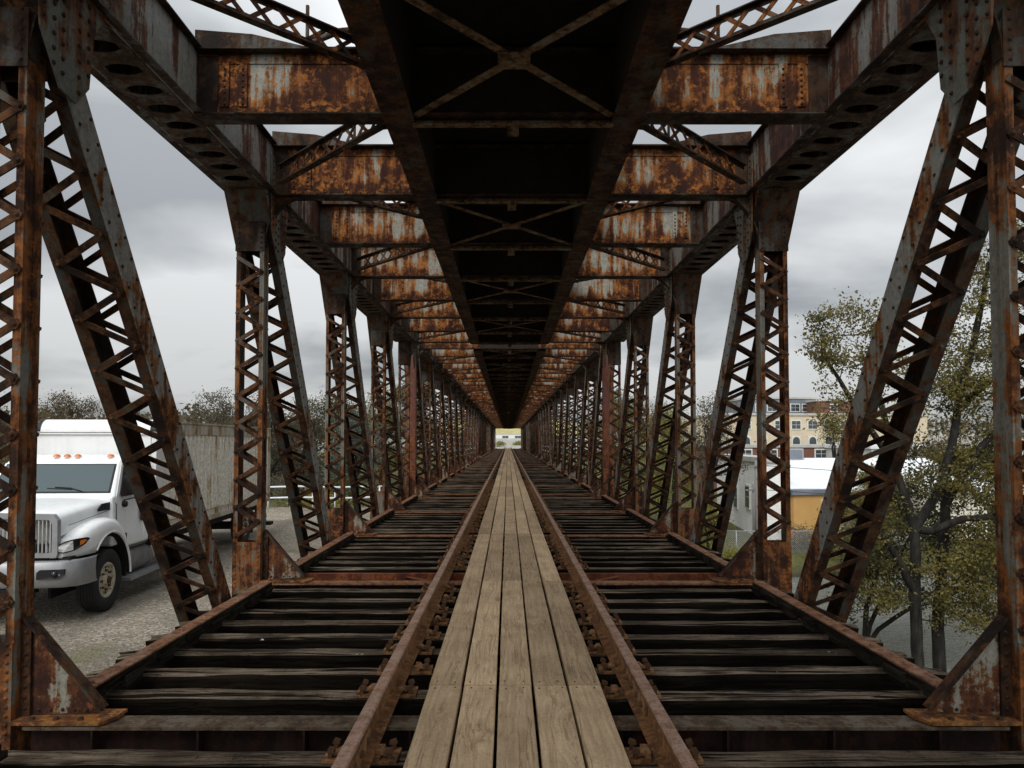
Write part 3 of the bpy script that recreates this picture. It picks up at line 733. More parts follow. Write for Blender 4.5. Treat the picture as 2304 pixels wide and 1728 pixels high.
def tree(name, label, loc, skel, targets, leaves, leaf_size, lm, bk, seed, cat='tree', group=None, spread=.4, tip=.012, step=.5, expo=2.35, sub='crown', dens=1.0):
    """skel: list of polylines [(x,y,z,r)...] for trunk and main limbs; targets: [(cx,cy,cz,rx,ry,rz,n)] clumps for twigs to grow into"""
    r = random.Random(seed); th = thing(name, label, cat, loc, 0, group)
    nodes = []; par = []; minr = []
    for li, pl in enumerate(skel):
        pts = []
        for a, c in zip(pl[:-1], pl[1:]):
            A, C = Vector(a[:3]), Vector(c[:3]); m = max(1, int((C-A).length/step))
            for k in range(m):
                f = k/m; pts.append((A.lerp(C, f)+Vector((r.gauss(0,.03),r.gauss(0,.03),0))*min(1, step), a[3]*(1-f)+c[3]*f))
        pts.append((Vector(pl[-1][:3]), pl[-1][3])); p = -1
        if li > 0:
            p = min(range(len(nodes)), key=lambda i: (nodes[i]-pts[0][0]).length); pts = pts[1:]
        for q, rad in pts:
            nodes.append(q); par.append(p); minr.append(rad); p = len(nodes)-1
    tg = []
    for (cx, cy, cz, rx, ry, rz, n) in targets:
        for _ in range(int(n*dens)):
            while True:
                v = Vector((r.uniform(-1,1), r.uniform(-1,1), r.uniform(-1,1)))
                if .3 < v.length <= 1: break
            tg.append(Vector((cx+v.x*rx, cy+v.y*ry, cz+v.z*rz)))
    o0 = nodes[0]; arr = np.array([tuple(n) for n in nodes])
    tg.sort(key=lambda p: np.min(np.linalg.norm(arr-np.array(tuple(p)), axis=1)))
    for T in tg:
        A = np.array([tuple(n) for n in nodes]); d = A-np.array(tuple(T)); dist = np.sqrt((d**2).sum(1))+np.maximum(d[:,2], 0)*.8
        i = int(dist.argmin()); s = nodes[i]; L = (T-s).length; m = max(1, int(L/step)); p = i
        side = Vector((r.gauss(0,1), r.gauss(0,1), r.gauss(0,.6)))*L*.10
        for k in range(1, m+1):
            f = k/m; q = s.lerp(T, f)+side*math.sin(f*math.pi)+Vector((r.gauss(0,1),r.gauss(0,1),r.gauss(0,1)))*.05*step
            nodes.append(q); par.append(p); minr.append(0); p = len(nodes)-1
    rad = [0.0]*len(nodes); ch = [[] for _ in nodes]
    for i, p in enumerate(par):
        if p >= 0: ch[p].append(i)
    for i in range(len(nodes)-1, -1, -1):
        a = sum(rad[c]**expo for c in ch[i])**(1/expo) if ch[i] else tip
        rad[i] = minr[i] if minr[i] > 0 else max(a, tip)
    for i in range(len(nodes)):
        if par[i] >= 0: rad[i] = min(rad[i], rad[par[i]])
    tb = MB(); starts = [(0, -1)]
    while starts:
        i, p = starts.pop(); pts, rs = ([nodes[p]], [rad[i]]) if p >= 0 else ([], [])
        while True:
            pts.append(nodes[i]); rs.append(rad[i])
            if not ch[i]: break
            mainc = max(ch[i], key=lambda c: rad[c])
            starts += [(c, i) for c in ch[i] if c != mainc]; i = mainc
        if len(pts) > 1: tb.tube(pts, rs, 8 if rs[0] > .08 else (5 if rs[0] > .03 else 3), 0, False)
    tb.build('trunk', bk, th)
    if leaves:
        ends = tg; per = leaves/len(ends); V = []; F = []
        for T in ends:
            w = r.choice((.5,.8,1.0,1.3,1.5))
            for _ in range(int(per*w+r.random())):
                c = T+Vector((r.gauss(0,1), r.gauss(0,1), r.gauss(0,.8)))*spread*(.6+.4*w); s = leaf_size*r.uniform(.6,1.35)
                u = Vector((r.gauss(0,1),r.gauss(0,1),r.gauss(0,1))).normalized(); v = u.orthogonal().normalized()
                v = (v*math.cos(1.3*r.random())+u.cross(v)*r.uniform(-1,1)).normalized(); o = len(V)
                V += [tuple(c-u*s*.5), tuple(c+v*s*.28), tuple(c+u*s*.5), tuple(c-v*s*.28)]; F.append((o,o+1,o+2,o+3))
        me = bpy.data.meshes.new(sub); me.from_pydata(V, [], F); me.materials.append(lm); put(sub, me, th)
    return th
def auto_tree(name, label, x, y, zb, H, W, leaves, ls,  lm, bk, seed, group, low=.25, n=60, tr=None, cat='tree', spread=.45):
    r = random.Random(seed*7+1); tr = tr or H*.022; lean = r.uniform(-.06,.06)*H
    skel = [[(0,0,-.2,tr*1.3),(lean*.3,0,H*.3,tr),(lean,0,H*.62,tr*.55)]]
    for k in range(4):
        a = r.uniform(0, 6.28); z = H*r.uniform(.25,.5); q = r.uniform(.25,.42)*W
        skel.append([(lean*.5,0,z,tr*.6),(q*.5*math.cos(a),q*.5*math.sin(a),z+H*.14,tr*.42),(q*math.cos(a),q*math.sin(a),z+H*.27,tr*.28)])
    tg = []
    for k in range(7):
        a = r.uniform(0,6.28); q = W*.5*math.sqrt(r.random())*.75; z = H*r.uniform(low+.12, .9)
        k2 = 1-.5*max(0, (z/H-.55)/.45); tg.append((q*k2*math.cos(a), q*k2*math.sin(a), z, W*.24, W*.24, H*.14, max(3, n//8)))
    tg.append((lean,0,H*.86,W*.2,W*.2,H*.12,max(3, n//8)))
    return tree(name, label, (x,y,zb), skel, tg, int(leaves*(2.8 if H > 4 else 1.8)), ls*.62, lm, bk, seed, cat, group, spread*.7, .012 if H > 4 else .006, .5 if H > 4 else .3, dens=1.6)
# two big trees standing in the water on the right
tree('river_tree', 'olive tree with forked dark trunk in the river, right of the near right diagonal', (11.0, 20, -5.4),
     [[(0,0,0,.165),(0,.1,2.2,.15),(.02,.1,3.6,.14),(.05,.15,4.6,.125),(-.35,.3,6.3,.09),(-.6,.6,8.2,.08)],
      [(.05,.15,4.6,.18),(.6,.0,5.6,.12),(1.2,.1,7.4,.09),(1.5,.2,9.0,.06)],
      [(.05,.1,4.4,.12),(1.1,-.3,4.95,.09),(2.4,-.4,5.0,.06)],
      [(.0,.1,3.0,.12),(-.8,-.2,4.2,.08),(-1.8,-.4,5.2,.05)],
      [(-.35,.3,6.3,.1),(-1.5,.2,8.0,.07),(-2.3,.3,9.4,.04)]],
     [(-2.3,0,9.6,.75,.8,1.2,34),(-1.2,.4,10.0,.9,.8,1.2,34),(-.4,.3,8.6,1.2,1.2,1.1,26),(-1.9,0,7.7,.8,.9,.7,18),(1.6,0,6.0,1.4,1.2,.9,34),(2.2,-.2,4.6,1.3,1.0,.8,30),(-1.6,-.2,4.9,1.1,1,.8,24),(1.3,.2,8.8,1.2,1.1,1.1,30),(.3,.1,3.4,1.7,1.1,.7,26),(1.4,-.1,2.5,1.3,.8,.6,22),(-1.0,.2,2.9,.9,.7,.5,12)],
     20000, .092, M['leaf_olive'], M['bark'], 3, spread=.15, dens=1.25, tip=.008, step=.35)
tree('river_tree', 'leaning dark trunked river tree at the right edge, beside the near right post', (11.75, 20.3, -5.4),
     [[(0,0,0,.175),(-.05,0,1.9,.155),(.1,0,3.4,.14),(.35,.1,6.0,.12),(.75,.1,8.2,.09),(1.35,.2,10.2,.09),(1.7,.2,12.0,.05)],
      [(.35,.1,5.4,.13),(1.2,-.1,6.9,.09),(2.4,0,7.9,.05)],
      [(.75,.1,8.0,.1),(1.9,.1,8.9,.07),(2.8,.1,9.3,.04)],
      [(.05,0,2.8,.1),(1.1,-.2,3.2,.07),(2.2,-.3,3.1,.04)]],
     [(1.9,0,11.8,1.3,1.1,1.3,40),(2.4,0,9.8,1.2,1.2,1.1,40),(1.0,.2,10.2,1.0,1,1.0,26),(1.6,0,8.2,1.4,1.2,.9,36),(.5,.2,8.4,.9,.9,.8,20),(2.2,-.1,6.8,1.3,1.1,.9,34),(.8,.1,6.3,1.0,.9,.7,22),(1.9,-.2,3.7,1.2,1,.8,28),(1.0,-.2,2.4,1.1,.8,.6,22),(2.3,-.1,5.3,1.1,1,.7,24)],
     23000, .092, M['leaf_olive'], M['bark'], 5, spread=.15, dens=1.25, tip=.008, step=.35)
tree('river_bush', 'thicket of dark olive foliage over the water behind the right near diagonal', (11.2, 23.5, -5.3),
     [[(0,0,-.3,.1),(.1,0,1.6,.08),(.5,0,3.0,.05)],[(0,0,.6,.08),(.9,0,2.6,.06),(1.8,0,4.4,.04)],[(0,0,.6,.08),(2.0,0,2.0,.06),(4,0,3.0,.04)]],
     [(.4,0,3.2,1.2,1,.8,20),(1.6,0,4.4,1.5,1,1.2,34),(3.6,0,3.6,1.8,1,1.6,44),(.4,0,2.3,1.7,1,.9,28),(3.4,.3,6.4,1.8,1,1.3,30)], 17000, .11, M['leaf_dark'], M['bark'], 8, 'shrub', spread=.2, dens=1.2)
gR = 'trees on the far bank at right'
def gz(x, y): return float(ground_z(x, y))
def A(px, py_src, Y): return (px-1143)*Y/1654-.045
auto_tree('bank_tree', 'slender pale green tree seen left of the second right post', A(1600,0,44), 44, -4.2, 8.6, 3.4, 2600, .2, M['leaf_grey'], M['bark'], 21, gR, .2, 70)
auto_tree('bank_tree', 'yellowish tree between the third right post and its diagonal', A(1516,0,47), 47, -4.2, 8.3, 3.2, 3400, .2, M['leaf_yellow'], M['bark'], 22, gR, .1, 80)
auto_tree('bank_tree', 'green tree close behind the far right lattice posts', A(1440,0,52), 52, -4.0, 9.5, 5.5, 4200, .22, M['leaf_olive'], M['bark'], 23, gR, .08, 90)
auto_tree('bank_tree', 'tall olive tree deep behind the far right lattice posts', A(1385,0,74), 74, -3.2, 10, 9, 4600, .3, M['leaf_dark'], M['bark'], 24, gR, .05, 90)
auto_tree('bank_tree', 'bright yellow green bush tree beside the white clapboard building', A(1592,0,37.5), 37.5, -4.4, 3.3, 1.7, 2200, .15, M['leaf_yellow'], M['bark'], 25, gR, .02, 60, spread=.3)
auto_tree('bank_tree', 'small yellowing tree beneath the tan building, beside the near right diagonal', A(1882,0,60), 60, -3.6, 7.6, 3.0, 1200, .2, M['leaf_olive'], M['bark'], 26, gR, .45, 50)
auto_tree('bank_tree', 'broad brownish tree behind the river trees at the right edge', A(2140,0,52), 52, -3.9, 5.6, 9, 4500, .27, M['leaf_brown'], M['bark'], 27, gR, .05, 110)
auto_tree('bank_tree', 'round olive tree across the water under the near right diagonal', A(1960,0,44), 43, -4.2, 4.2, 6.0, 4200, .22, M['leaf_olive'], M['bark'], 28, gR, .02, 90)
auto_tree('bank_shrub', 'light green shrub at the fence foot left of the second right post', A(1650,0,35.5), 35.5, -4.9, 1.35, 3.0, 1900, .13, M['leaf_yellow'], M['bark'], 29, 'shrubs on the far bank', .0, 50, cat='shrub', spread=.25)
auto_tree('bank_shrub', 'pale blossoming shrub right of the second right post', A(1800,0,39), 40, -4.4, 1.4, 3.0, 1700, .14, M['leaf_grey'], M['bark'], 30, 'shrubs on the far bank', .0, 50, cat='shrub', spread=.28)
auto_tree('bank_shrub', 'low olive shrub at the water edge right of the near diagonal', A(1920,0,36), 37.5, -4.6, 1.8, 5.0, 2200, .15, M['leaf_olive'], M['bark'], 31, 'shrubs on the far bank', .0, 60, cat='shrub', spread=.3)
auto_tree('bank_shrub', 'dark olive shrub at the water edge under the river trees', A(2080,0,38), 39.5, -4.5, 2.2, 6.0, 2200, .17, M['leaf_dark'], M['bark'], 32, 'shrubs on the far bank', .0, 60, cat='shrub', spread=.3)
gL = 'trees beyond the gravel lot'
LT = [('brown leaved tree rising above the left end of the truck box', 150, 50, 7.2, 6.5, 'leaf_brown', 5200, .05),
      ('low brown tree between near left post and truck cab', 60, 47, 5.6, 7.0, 'leaf_brown', 4200, .05),
      ('brownish tree peeking over the truck roof at the near left diagonal', 262, 54, 6.6, 6.5, 'leaf_grey', 4200, .05),
      ('thin crowned grey tree standing tallest above the truck box', 478, 46, 7.3, 5.4, 'leaf_grey', 1500, .3),
      ('dense olive tree behind the truck box right of the near left diagonal', 420, 52, 5.3, 8.0, 'leaf_brown', 5200, .05),
      ('grey green tree just right of the second left post', 610, 47, 6.9, 4.6, 'leaf_grey', 4200, .08),
      ('grey green tree filling the gap behind the second left diagonal', 680, 51, 6.7, 6.0, 'leaf_grey', 4800, .05),
      ('dark tree behind the third left post above the white railing', 745, 55, 7.2, 6.0, 'leaf_dark', 4400, .05),
      ('dark silvery tree behind the third left diagonal', 805, 44, 5.4, 3.6, 'leaf_pale', 3600, .05),
      ('olive tree behind the fourth left post', 860, 58, 8.2, 6.0, 'leaf_olive', 4200, .05),
      ('tall dark tree behind the maroon left end post', 925, 76, 10.5, 8.0, 'leaf_dark', 4200, .05),
      ('grey tree deep behind the far left lattice posts', 985, 105, 13, 13, 'leaf_grey', 4200, .05),
      ('leafy tree at the left edge beside the near left post', -40, 52, 7.2, 7.0, 'leaf_brown', 4200, .05)]
for i, (lab, px, y, H, W, lm, nl, low) in enumerate(LT):
    auto_tree('lot_tree', lab, A(px,0,y), y, gz(A(px,0,y), y)-.1, H, W, nl, .2 if y < 60 else .3, M[lm], M['bark_grey'] if i in (3,) else M['bark'], 40+i, gL, low, 130 if i == 3 else 90, spread=.42 if i != 3 else .3)
for i, (lab, px, y, H, W, lm) in enumerate([('yellow green shrub behind the white railing', 700, 35.5, 1.7, 4.5, 'leaf_yellow'), ('low bright shrub at the lot edge by the fourth left post', 800, 36, 1.3, 4.0, 'leaf_yellow'),
      ('grey twiggy shrub beside the rear of the truck box', 655, 39, 2.6, 4.0, 'leaf_grey'), ('dark shrub under the silvery tree at the lot edge', 780, 40, 2.4, 4.2, 'leaf_dark'), ('olive shrub behind the maroon left end post', 900, 60, 3.5, 7, 'leaf_olive')]):
    auto_tree('lot_shrub', lab, A(px,0,y), y, gz(A(px,0,y), y)-.1, H, W, 2400, .15, M[lm], M['bark'], 70+i, 'shrubs along the lot edge', .0, 60, cat='shrub', spread=.3)
# far woods on the horizon, one mass
def far_woods():
    r = random.Random(77); V = []; F = []
    for k in range(17000):
        a = r.uniform(-1.25, 1.25); d = r.uniform(230, 330)
        x, y = d*math.sin(a), d*math.cos(a)
        if abs(a) < .10: continue
        h = 7+4*mnoise.noise(Vector((a*9, d*.02, 0)))+2*mnoise.noise(Vector((a*40, 1, 0)))
        c = Vector((x, y, float(ground_z(x, y))+h*r.random()**.8)); s = r.uniform(1.0, 2.2)
        u = Vector((r.gauss(0,1),r.gauss(0,1),r.gauss(0,1))).normalized(); v = u.orthogonal().normalized(); o = len(V)
        V += [tuple(c-u*s*.5), tuple(c+v*s*.35), tuple(c+u*s*.5), tuple(c-v*s*.35)]; F.append((o,o+1,o+2,o+3))
    me = bpy.data.meshes.new('far_woods'); me.from_pydata(V, [], F); me.materials.append(M['leaf_brown'])
    tag(put('far_woods', me), 'low brownish woods along the horizon behind everything', 'woods', None, 'stuff')
far_woods()

def lot_woods():
    r = random.Random(78); V = []; F = []
    for k in range(26000):
        x, y = r.uniform(-85, -11), r.uniform(60, 74)
        h = 6.0+1.6*mnoise.noise(Vector((x*.13, 0, 0)))+1.2*mnoise.noise(Vector((x*.5, y*.2, 0)))+.9*mnoise.noise(Vector((x*1.4, y*.3, 2)))
        c = Vector((x, y, -2.4+h*(1-r.random()**1.6))); s = r.uniform(.25, .55)
        u = Vector((r.gauss(0,1),r.gauss(0,1),r.gauss(.4,1))).normalized(); v = u.orthogonal().normalized(); o = len(V); w = r.choice((.12,.3,.4))
        V += [tuple(c-u*s*.5), tuple(c+v*s*w), tuple(c+u*s*.5), tuple(c-v*s*w)]; F.append((o,o+1,o+2,o+3))
    me = bpy.data.meshes.new('lot_woods'); me.from_pydata(V, [], F); me.materials.append(M['leaf_wood'])
    tag(put('lot_woods', me), 'dense greyish brown woods behind the truck and the white railing', 'woods', None, 'stuff')
M['leaf_wood'] = leafmat('grey_brown_woods', (.045,.038,.024), (.10,.085,.055), (.17,.145,.09))
lot_woods()
# ------------------------------------------------------------------ box truck
def paint(name, c, rough=.3, dirt=.25):
    t = NT(name); co_ = t.coords(); n = t.noise(co_, 3, 7, .65); n2 = t.noise(t.coords((5,5,.6)), 1, 5, .6)
    d = t.math('MULTIPLY', t.rng(n, .5, .72), dirt); col = t.mix(d, c, tuple(x*.45 for x in c)); col = t.mix(t.math('MULTIPLY', t.rng(n2, .52, .7), dirt*.8), col, (.32,.27,.2))
    t.set(col, rough, 0, .5); t.p.inputs['Coat Weight'].default_value = .35; t.p.inputs['Coat Roughness'].default_value = .12; return t.m
M['white'] = paint('white_truck_paint', (.86,.87,.87), .3, .14)
M['boxfront'] = paint('white_box_front', (.74,.74,.73), .45, .2)
M['boxside'] = steel('grimy_box_side', (.86,.81,.71), .77, (.6, 2.1, .16), .95, orange=(.52,.36,.16), brown=(.38,.26,.14), deep=(.24,.16,.085), scale=.8, bump=.15)
M['boxrail'] = steel('brown_box_rail', (.55,.5,.41), .58, None, .5, orange=(.42,.3,.16), brown=(.3,.21,.12), deep=(.17,.12,.075), scale=1, bump=.15)
M['chrome'] = plain('dull_bright_metal', (.55,.55,.55), .28, .85, .5, .15)
M['bumper'] = plain('grey_bumper', (.27,.275,.28), .42, .3, .5, .15)
M['steelgrey'] = plain('galvanised_steel', (.33,.34,.35), .5, .3)
M['black'] = plain('black_plastic', (.012,.012,.013), .55, 0, .3)
M['tank'] = plain('dull_tank_metal', (.2,.2,.2), .5, .4, .4, .25)
M['chassis'] = plain('black_chassis', (.014,.013,.012), .8, 0, .2)
M['rubber'] = plain('tyre_rubber', (.018,.018,.019), .75, 0, .3)
M['rim'] = steel('cream_rusted_rim', (.6,.55,.42), .72, None, 0, orange=(.2,.09,.04), brown=(.08,.04,.025), scale=5)
M['amber'] = plain('amber_lens', (.62,.17,.015), .25, 0, .5)
t = NT('truck_glass'); t.set((.05,.075,.08), .06, 0, .6); M['tglass'] = t.m
t = NT('dark_glass'); t.set((.012,.014,.016), .08, 0, .5); M['dglass'] = t.m
t = NT('headlight_glass'); n = t.noise(t.coords((3,3,14)), 2, 3); t.set(t.mix(t.rng(n,.4,.6), (.42,.43,.42), (.66,.67,.66)), .12, .3, .6); M['lens'] = t.m
tk = thing('box_truck', 'white conventional box truck with grimy streaked cargo box, parked on the gravel', 'truck', (-7.69, 10.9, -1.17), R(4))
# hood and fenders
ST = [(.10,.84,1.68,1.30,.99,1.24),(.2,.87,1.715,1.33,1.08,1.30),(.34,.885,1.735,1.36,1.15,1.36),(.5,.90,1.75,1.40,1.185,1.42),(.68,.915,1.77,1.43,1.2,1.47),(.8,.93,1.785,1.46,1.21,1.495),(1.0,.95,1.805,1.49,1.215,1.525),(1.2,.97,1.825,1.51,1.215,1.53),(1.4,.985,1.84,1.5,1.215,1.50),(1.55,1.0,1.855,1.47,1.21,1.43)]
def arch(y):
    q = 1-((y-1.2)/.70)**2; return .51+.77*math.sqrt(max(0, q))
def zbot(y): return 1.03 if y < .684 else arch(y)
for s in (-1, 1):
    b = MB(); rows = []
    for (y,xh,zt,zv,xf,zf) in ST:
        rows.append([(0,y,zt),(s*xh*.4,y,zt-.004),(s*xh*.75,y,zt-.02),(s*xh*.93,y,zt-.05),(s*xh,y,zt-.11),(s*(xh+.012),y,zt-.2),(s*(xh+.02),y,max(zv,zf-.06)+.005)])
    b.grid(rows); 
    r0 = rows[0]; b.add(r0+[(s*.8,.1,1.25),(0,.1,1.25)], [tuple(range(len(r0)+2))], 0)
    b.build('hood', M['white'], tk)
    b = MB(); rows = []
    ex = [(1.66,1.0,0,0,1.21,1.34),(1.76,1.0,0,0,1.21,1.21),(1.84,1.0,0,0,1.21,1.03),(1.885,1.0,0,0,1.21,.82),(1.905,1.0,0,0,1.21,.60)]
    for (y,xh,zt,zv,xf,zf) in [ST[0]]+ST+ex:
        zb = zbot(y); zm = max(zf-.16, zb+.03)
        rows.append([(s*(xh-.05),y,zf-.02),(s*(xh+.02),y,zf-.002),(s*(xf-.16),y,zf),(s*(xf-.07),y,zf-.02),(s*(xf-.02),y,zf-.07),(s*xf,y,zm),(s*(xf-.004),y,(zm+zb)/2),(s*(xf-.012),y,zb),(s*(xf-.09),y,zb+.006)])
    b.grid(rows[1:])
    f0 = rows[0]; b.add(f0+[(s*.8,.1,1.03)], [tuple(range(len(f0)+1))], 0)
    fe = b.build('fender', M['white'], tk)
    b = MB(); rows = []            # raised lip round the wheel arch
    for k in range(25):
        a = math.pi*(.245+.755*k/24); y = 1.2-.70*math.cos(math.pi-a) if False else 1.2-.70*math.cos(a); z = .51+.77*math.sin(a)
        rows.append([(s*1.195,y,z),(s*1.218,y,z+.005),(s*1.218,y-.025*math.cos(a),z+.025*math.sin(a)),(s*1.2,y-.03*math.cos(a),z+.03*math.sin(a))])
    b.grid(rows); b.build('arch_lip', M['white'], fe)
    # headlight with amber corner
    b = MB(); pts = []
    P1 = [(.88,.075,1.125),(.91,.075,1.21),(1.0,.11,1.275),(1.11,.19,1.305),(1.2,.37,1.31),(1.215,.45,1.29),(1.2,.34,1.215),(1.12,.19,1.135),(1.0,.1,1.105)]
    b.prism([(s*x,y,z) for x,y,z in P1], (s*.012,-.02,0)); hl = b.build('headlight_housing', M['black'], tk)
    P2 = [(.905,.06,1.14),(.93,.06,1.205),(1.0,.085,1.258),(1.10,.155,1.285),(1.105,.16,1.15),(1.0,.085,1.122)]
    b = MB(); b.prism([(s*(x+.008),y-.002,z) for x,y,z in P2], (s*.01,-.02,0)); b.build('headlight', M['lens'], hl)
    P3 = [(1.155,.25,1.272),(1.19,.33,1.283),(1.198,.38,1.268),(1.18,.3,1.225),(1.155,.25,1.205)]
    b = MB(); b.prism([(s*(x+.008),y-.002,z) for x,y,z in P3], (s*.012,-.02,0)); b.build('turn_signal', M['amber'], hl)
    # vent on the hood side
    b = MB(); b.prism([(s*1.0,1.12,1.63),(s*1.0,1.12,1.67),(s*1.0,1.24,1.745),(s*1.015,1.5,1.755),(s*1.015,1.5,1.63)], (s*.014,0,0)); b.build('hood_vent', M['black'], tk)
    # wheel well
    b = MB(); b.grid([[(s*x,1.2-.685*math.cos(math.pi*(.22+.78*k/20)),.51+.75*math.sin(math.pi*(.22+.78*k/20))) for k in range(21)] for x in (.6,1.198)]); b.box(min(s*.62,s*1.1), max(s*.62,s*1.1), .62, 1.84, 1.2, 1.24); b.box(min(s*.58,s*.62), max(s*.58,s*.62), .5, 1.9, .35, 1.24); b.box(min(s*.62,s*1.14), max(s*.62,s*1.14), 1.86, 1.9, .45, 1.19)
    b.build('wheel_well', M['chassis'], tk)
# grille
b = MB()
O = [(-.93,1.05),(.93,1.05),(.95,1.1),(.945,1.6),(.88,1.69),(.0,1.715),(-.88,1.69),(-.945,1.6),(-.95,1.1)]
I = [(-.86,1.12),(.86,1.12),(.87,1.14),(.87,1.55),(.82,1.61),(.0,1.64),(-.82,1.61),(-.87,1.55),(-.87,1.14)]
n = len(O)
for (ya, yb, PA, PB) in ((.0,.0,O,I),(.0,.1,O,O),(.0,.09,I,I)):
    b.add([(x*(1 if PA is PB and False else 1),ya+.02*abs(x),z) for x,z in PA]+[(x,yb+.02*abs(x),z) for x,z in PB], [(k,(k+1)%n,n+(k+1)%n,n+k) for k in range(n)], 0)
gr = bevel(b.build('grille_surround', M['bumper'], tk), .012, 2)
b = MB(); b.box(-.9,.9,.1,.11,1.1,1.645); b.build('grille_back', M['black'], gr)
b = MB()
for k in range(31): x = -.84+k*.056; b.box(x-.009, x+.009, .03, .083, 1.126, 1.6)
b.build('grille_bars', M['chrome'], gr)
# bumper
b = MB(); rows = []
for (z, o) in ((.60,.05),(.64,.0),(.80,-.03),(.97,-.01),(1.005,.03),(1.0,.12)):
    rows.append([(x, y+o, z) for x, y in ((-1.24,.62),(-1.23,.35),(-1.16,.14),(-1.0,.03),(-.6,-.02),(0,-.035),(.6,-.02),(1.0,.03),(1.16,.14),(1.23,.35),(1.24,.62))])
b.grid(rows); bp = b.build('bumper', M['bumper'], tk)
for (x0, x1) in ((.70,1.06),(-1.06,-.70)):
    b = MB(); b.prism([(x0,-.06,.74),(x1-.06,-.01,.74),(x1,.015,.80),(x1,.015,.88),(x0+.04,-.055,.88),(x0,-.06,.84)], (0,.1,0)); fl = b.build('fog_lamp_recess', M['black'], bp)
    b = MB(); b.lathe([(0,-.01),(.04,-.008),(.045,.01)], (x1-.13,-.03,.81), 'y', 12); b.build('fog_lamp', M['dglass'], fl)
for (x0, x1) in ((.36,.48),(.53,.64),(-.48,-.36),(-.64,-.53)):
    b = MB(); b.box(x0, x1, -.072, .0, .74, .88); b.build('bumper_slot', M['black'], bp)
b = MB(); b.box(-1.1,1.1,.1,.5,1.006,1.05); b.box(-.5,.5,.0,.4,.48,.59); b.build('front_crossmember', M['chassis'], tk)
# cab
b = MB(); prof = [(1.5,1.0),(1.5,1.84),(1.57,1.865),(1.98,2.40),(2.12,2.49),(2.5,2.53),(2.95,2.53),(3.0,2.4),(3.0,.92),(1.95,.92),(1.88,1.0)]
n = len(prof)
def hw(z): return 1.07 if z < 1.85 else 1.07-.13*(z-1.85)/.68
b.add([(-hw(z),y,z) for y,z in prof]+[(hw(z),y,z) for y,z in prof], [tuple(range(n)), tuple(range(n,2*n))[::-1]]+[(i,n+i,n+(i+1)%n,(i+1)%n) for i in range(n)])
cab = bevel(b.build('cab', M['white'], tk), .045, 3)
def wsp(u, f, o):   # point on the windshield plane
    y = 1.57+.41*f; z = 1.865+.535*f; nn = Vector((0,-.535,.41)).normalized(); return Vector((u*hw(z),y,z))+nn*o
b = MB(); b.add([wsp(-.93,.06,.006),wsp(.93,.06,.006),wsp(.95,.97,.006),wsp(-.95,.97,.006)], [(0,1,2,3)]); b.build('windshield_seal', M['black'], cab)
b = MB(); b.prism([wsp(-.90,.10,.008),wsp(.90,.10,.008),wsp(.92,.93,.008),wsp(-.92,.93,.008)], wsp(0,0,.006)-wsp(0,0,0)); b.build('windshield', M['tglass'], cab)
for u in (.35, -.45):
    b = MB(); b.tube([wsp(u+.15,.09,.02), wsp(u-.05,.2,.025), wsp(u-.3,.23,.022)], .009, 5); b.tube([wsp(u-.02,.16,.02), wsp(u-.42,.2,.02)], .007, 4); b.build('wiper', M['black'], cab)
for x in (-.86,-.18,0,.18,.74):
    b = MB(); b.lathe([(.0,.05),(.03,.045),(.055,.025),(.06,0)], (x,2.13,2.505), 'z', 12); o = b.build('marker_lamp', M['amber'], cab); 
for s in (-1, 1):
    def dp(y, z, o=.012): return (s*(hw(z)+o), y, z)
    b = MB(); D = [(1.62,1.86),(2.02,2.40),(2.72,2.42),(2.78,2.36),(2.80,1.5),(2.74,1.02),(2.62,.965),(1.92,.965),(1.86,1.2),(1.62,1.5)]
    b.prism([dp(y,z,.0) for y,z in D], (s*.014,0,0)); d = bevel(b.build('cab_door', M['white'], cab), .01, 2)
    for W in ([(1.76,1.88),(2.06,2.33),(2.36,2.34),(2.36,1.83),(1.8,1.82)], [(2.41,1.84),(2.41,2.34),(2.66,2.34),(2.7,2.28),(2.7,1.86)]):
        b = MB(); b.prism([dp(y,z,.0145) for y,z in W], (s*.004,0,0)); b.build('door_window', M['dglass'], d)
    b = MB(); b.tube([dp(2.71,1.8,.03),dp(2.6,1.79,.035),dp(2.2,1.77,.04),dp(1.85,1.76,.03)], .012, 5); b.lathe([(0,.03),(.05,.025),(.06,-.02),(.05,-.05)], dp(1.9,1.69,.035), 'x', 12); b.build('mirror_bracket', M['black'], d)
    b = MB(); b.prism([dp(2.56,1.36,.0145),dp(2.62,1.32,.0145),dp(2.68,1.34,.0145),dp(2.69,1.58,.0145),dp(2.64,1.62,.0145),dp(2.58,1.58,.0145)], (s*.012,0,0)); b.build('door_handle', M['black'], d)
    b = MB(); rows = [[(s*(.86+.2*math.cos(a)), y, .64+.23*math.sin(a)) for a in [k*math.pi/8 for k in range(16)]] for y in (2.12,2.15,3.2,3.23)]
    b.grid(rows, 0, True, True); b.add(rows[0], [tuple(range(16))]); b.add(rows[-1], [tuple(range(16))[::-1]]); b.box(min(s*.8,s*1.0), max(s*.8,s*1.0), 2.2, 3.1, .875, .9)
    b.build('fuel_tank', M['tank'], tk)
    b = MB(); b.tube([(s*1.03,1.552,1.845),(s*1.085,1.6,1.7),(s*1.088,1.612,1.45)], .007, 5); b.tube([(s*(.97+.06*f),.3+1.25*f,1.50+.13*f) for f in (0,.3,.6,1)], .005, 4); b.build('panel_seam', M['black'], tk)
    b = MB(); b.box(min(s*.85,s*1.18), max(s*.85,s*1.18), 2.0, 4.2, .34, .39); b.build('side_step', M['bumper'], tk)
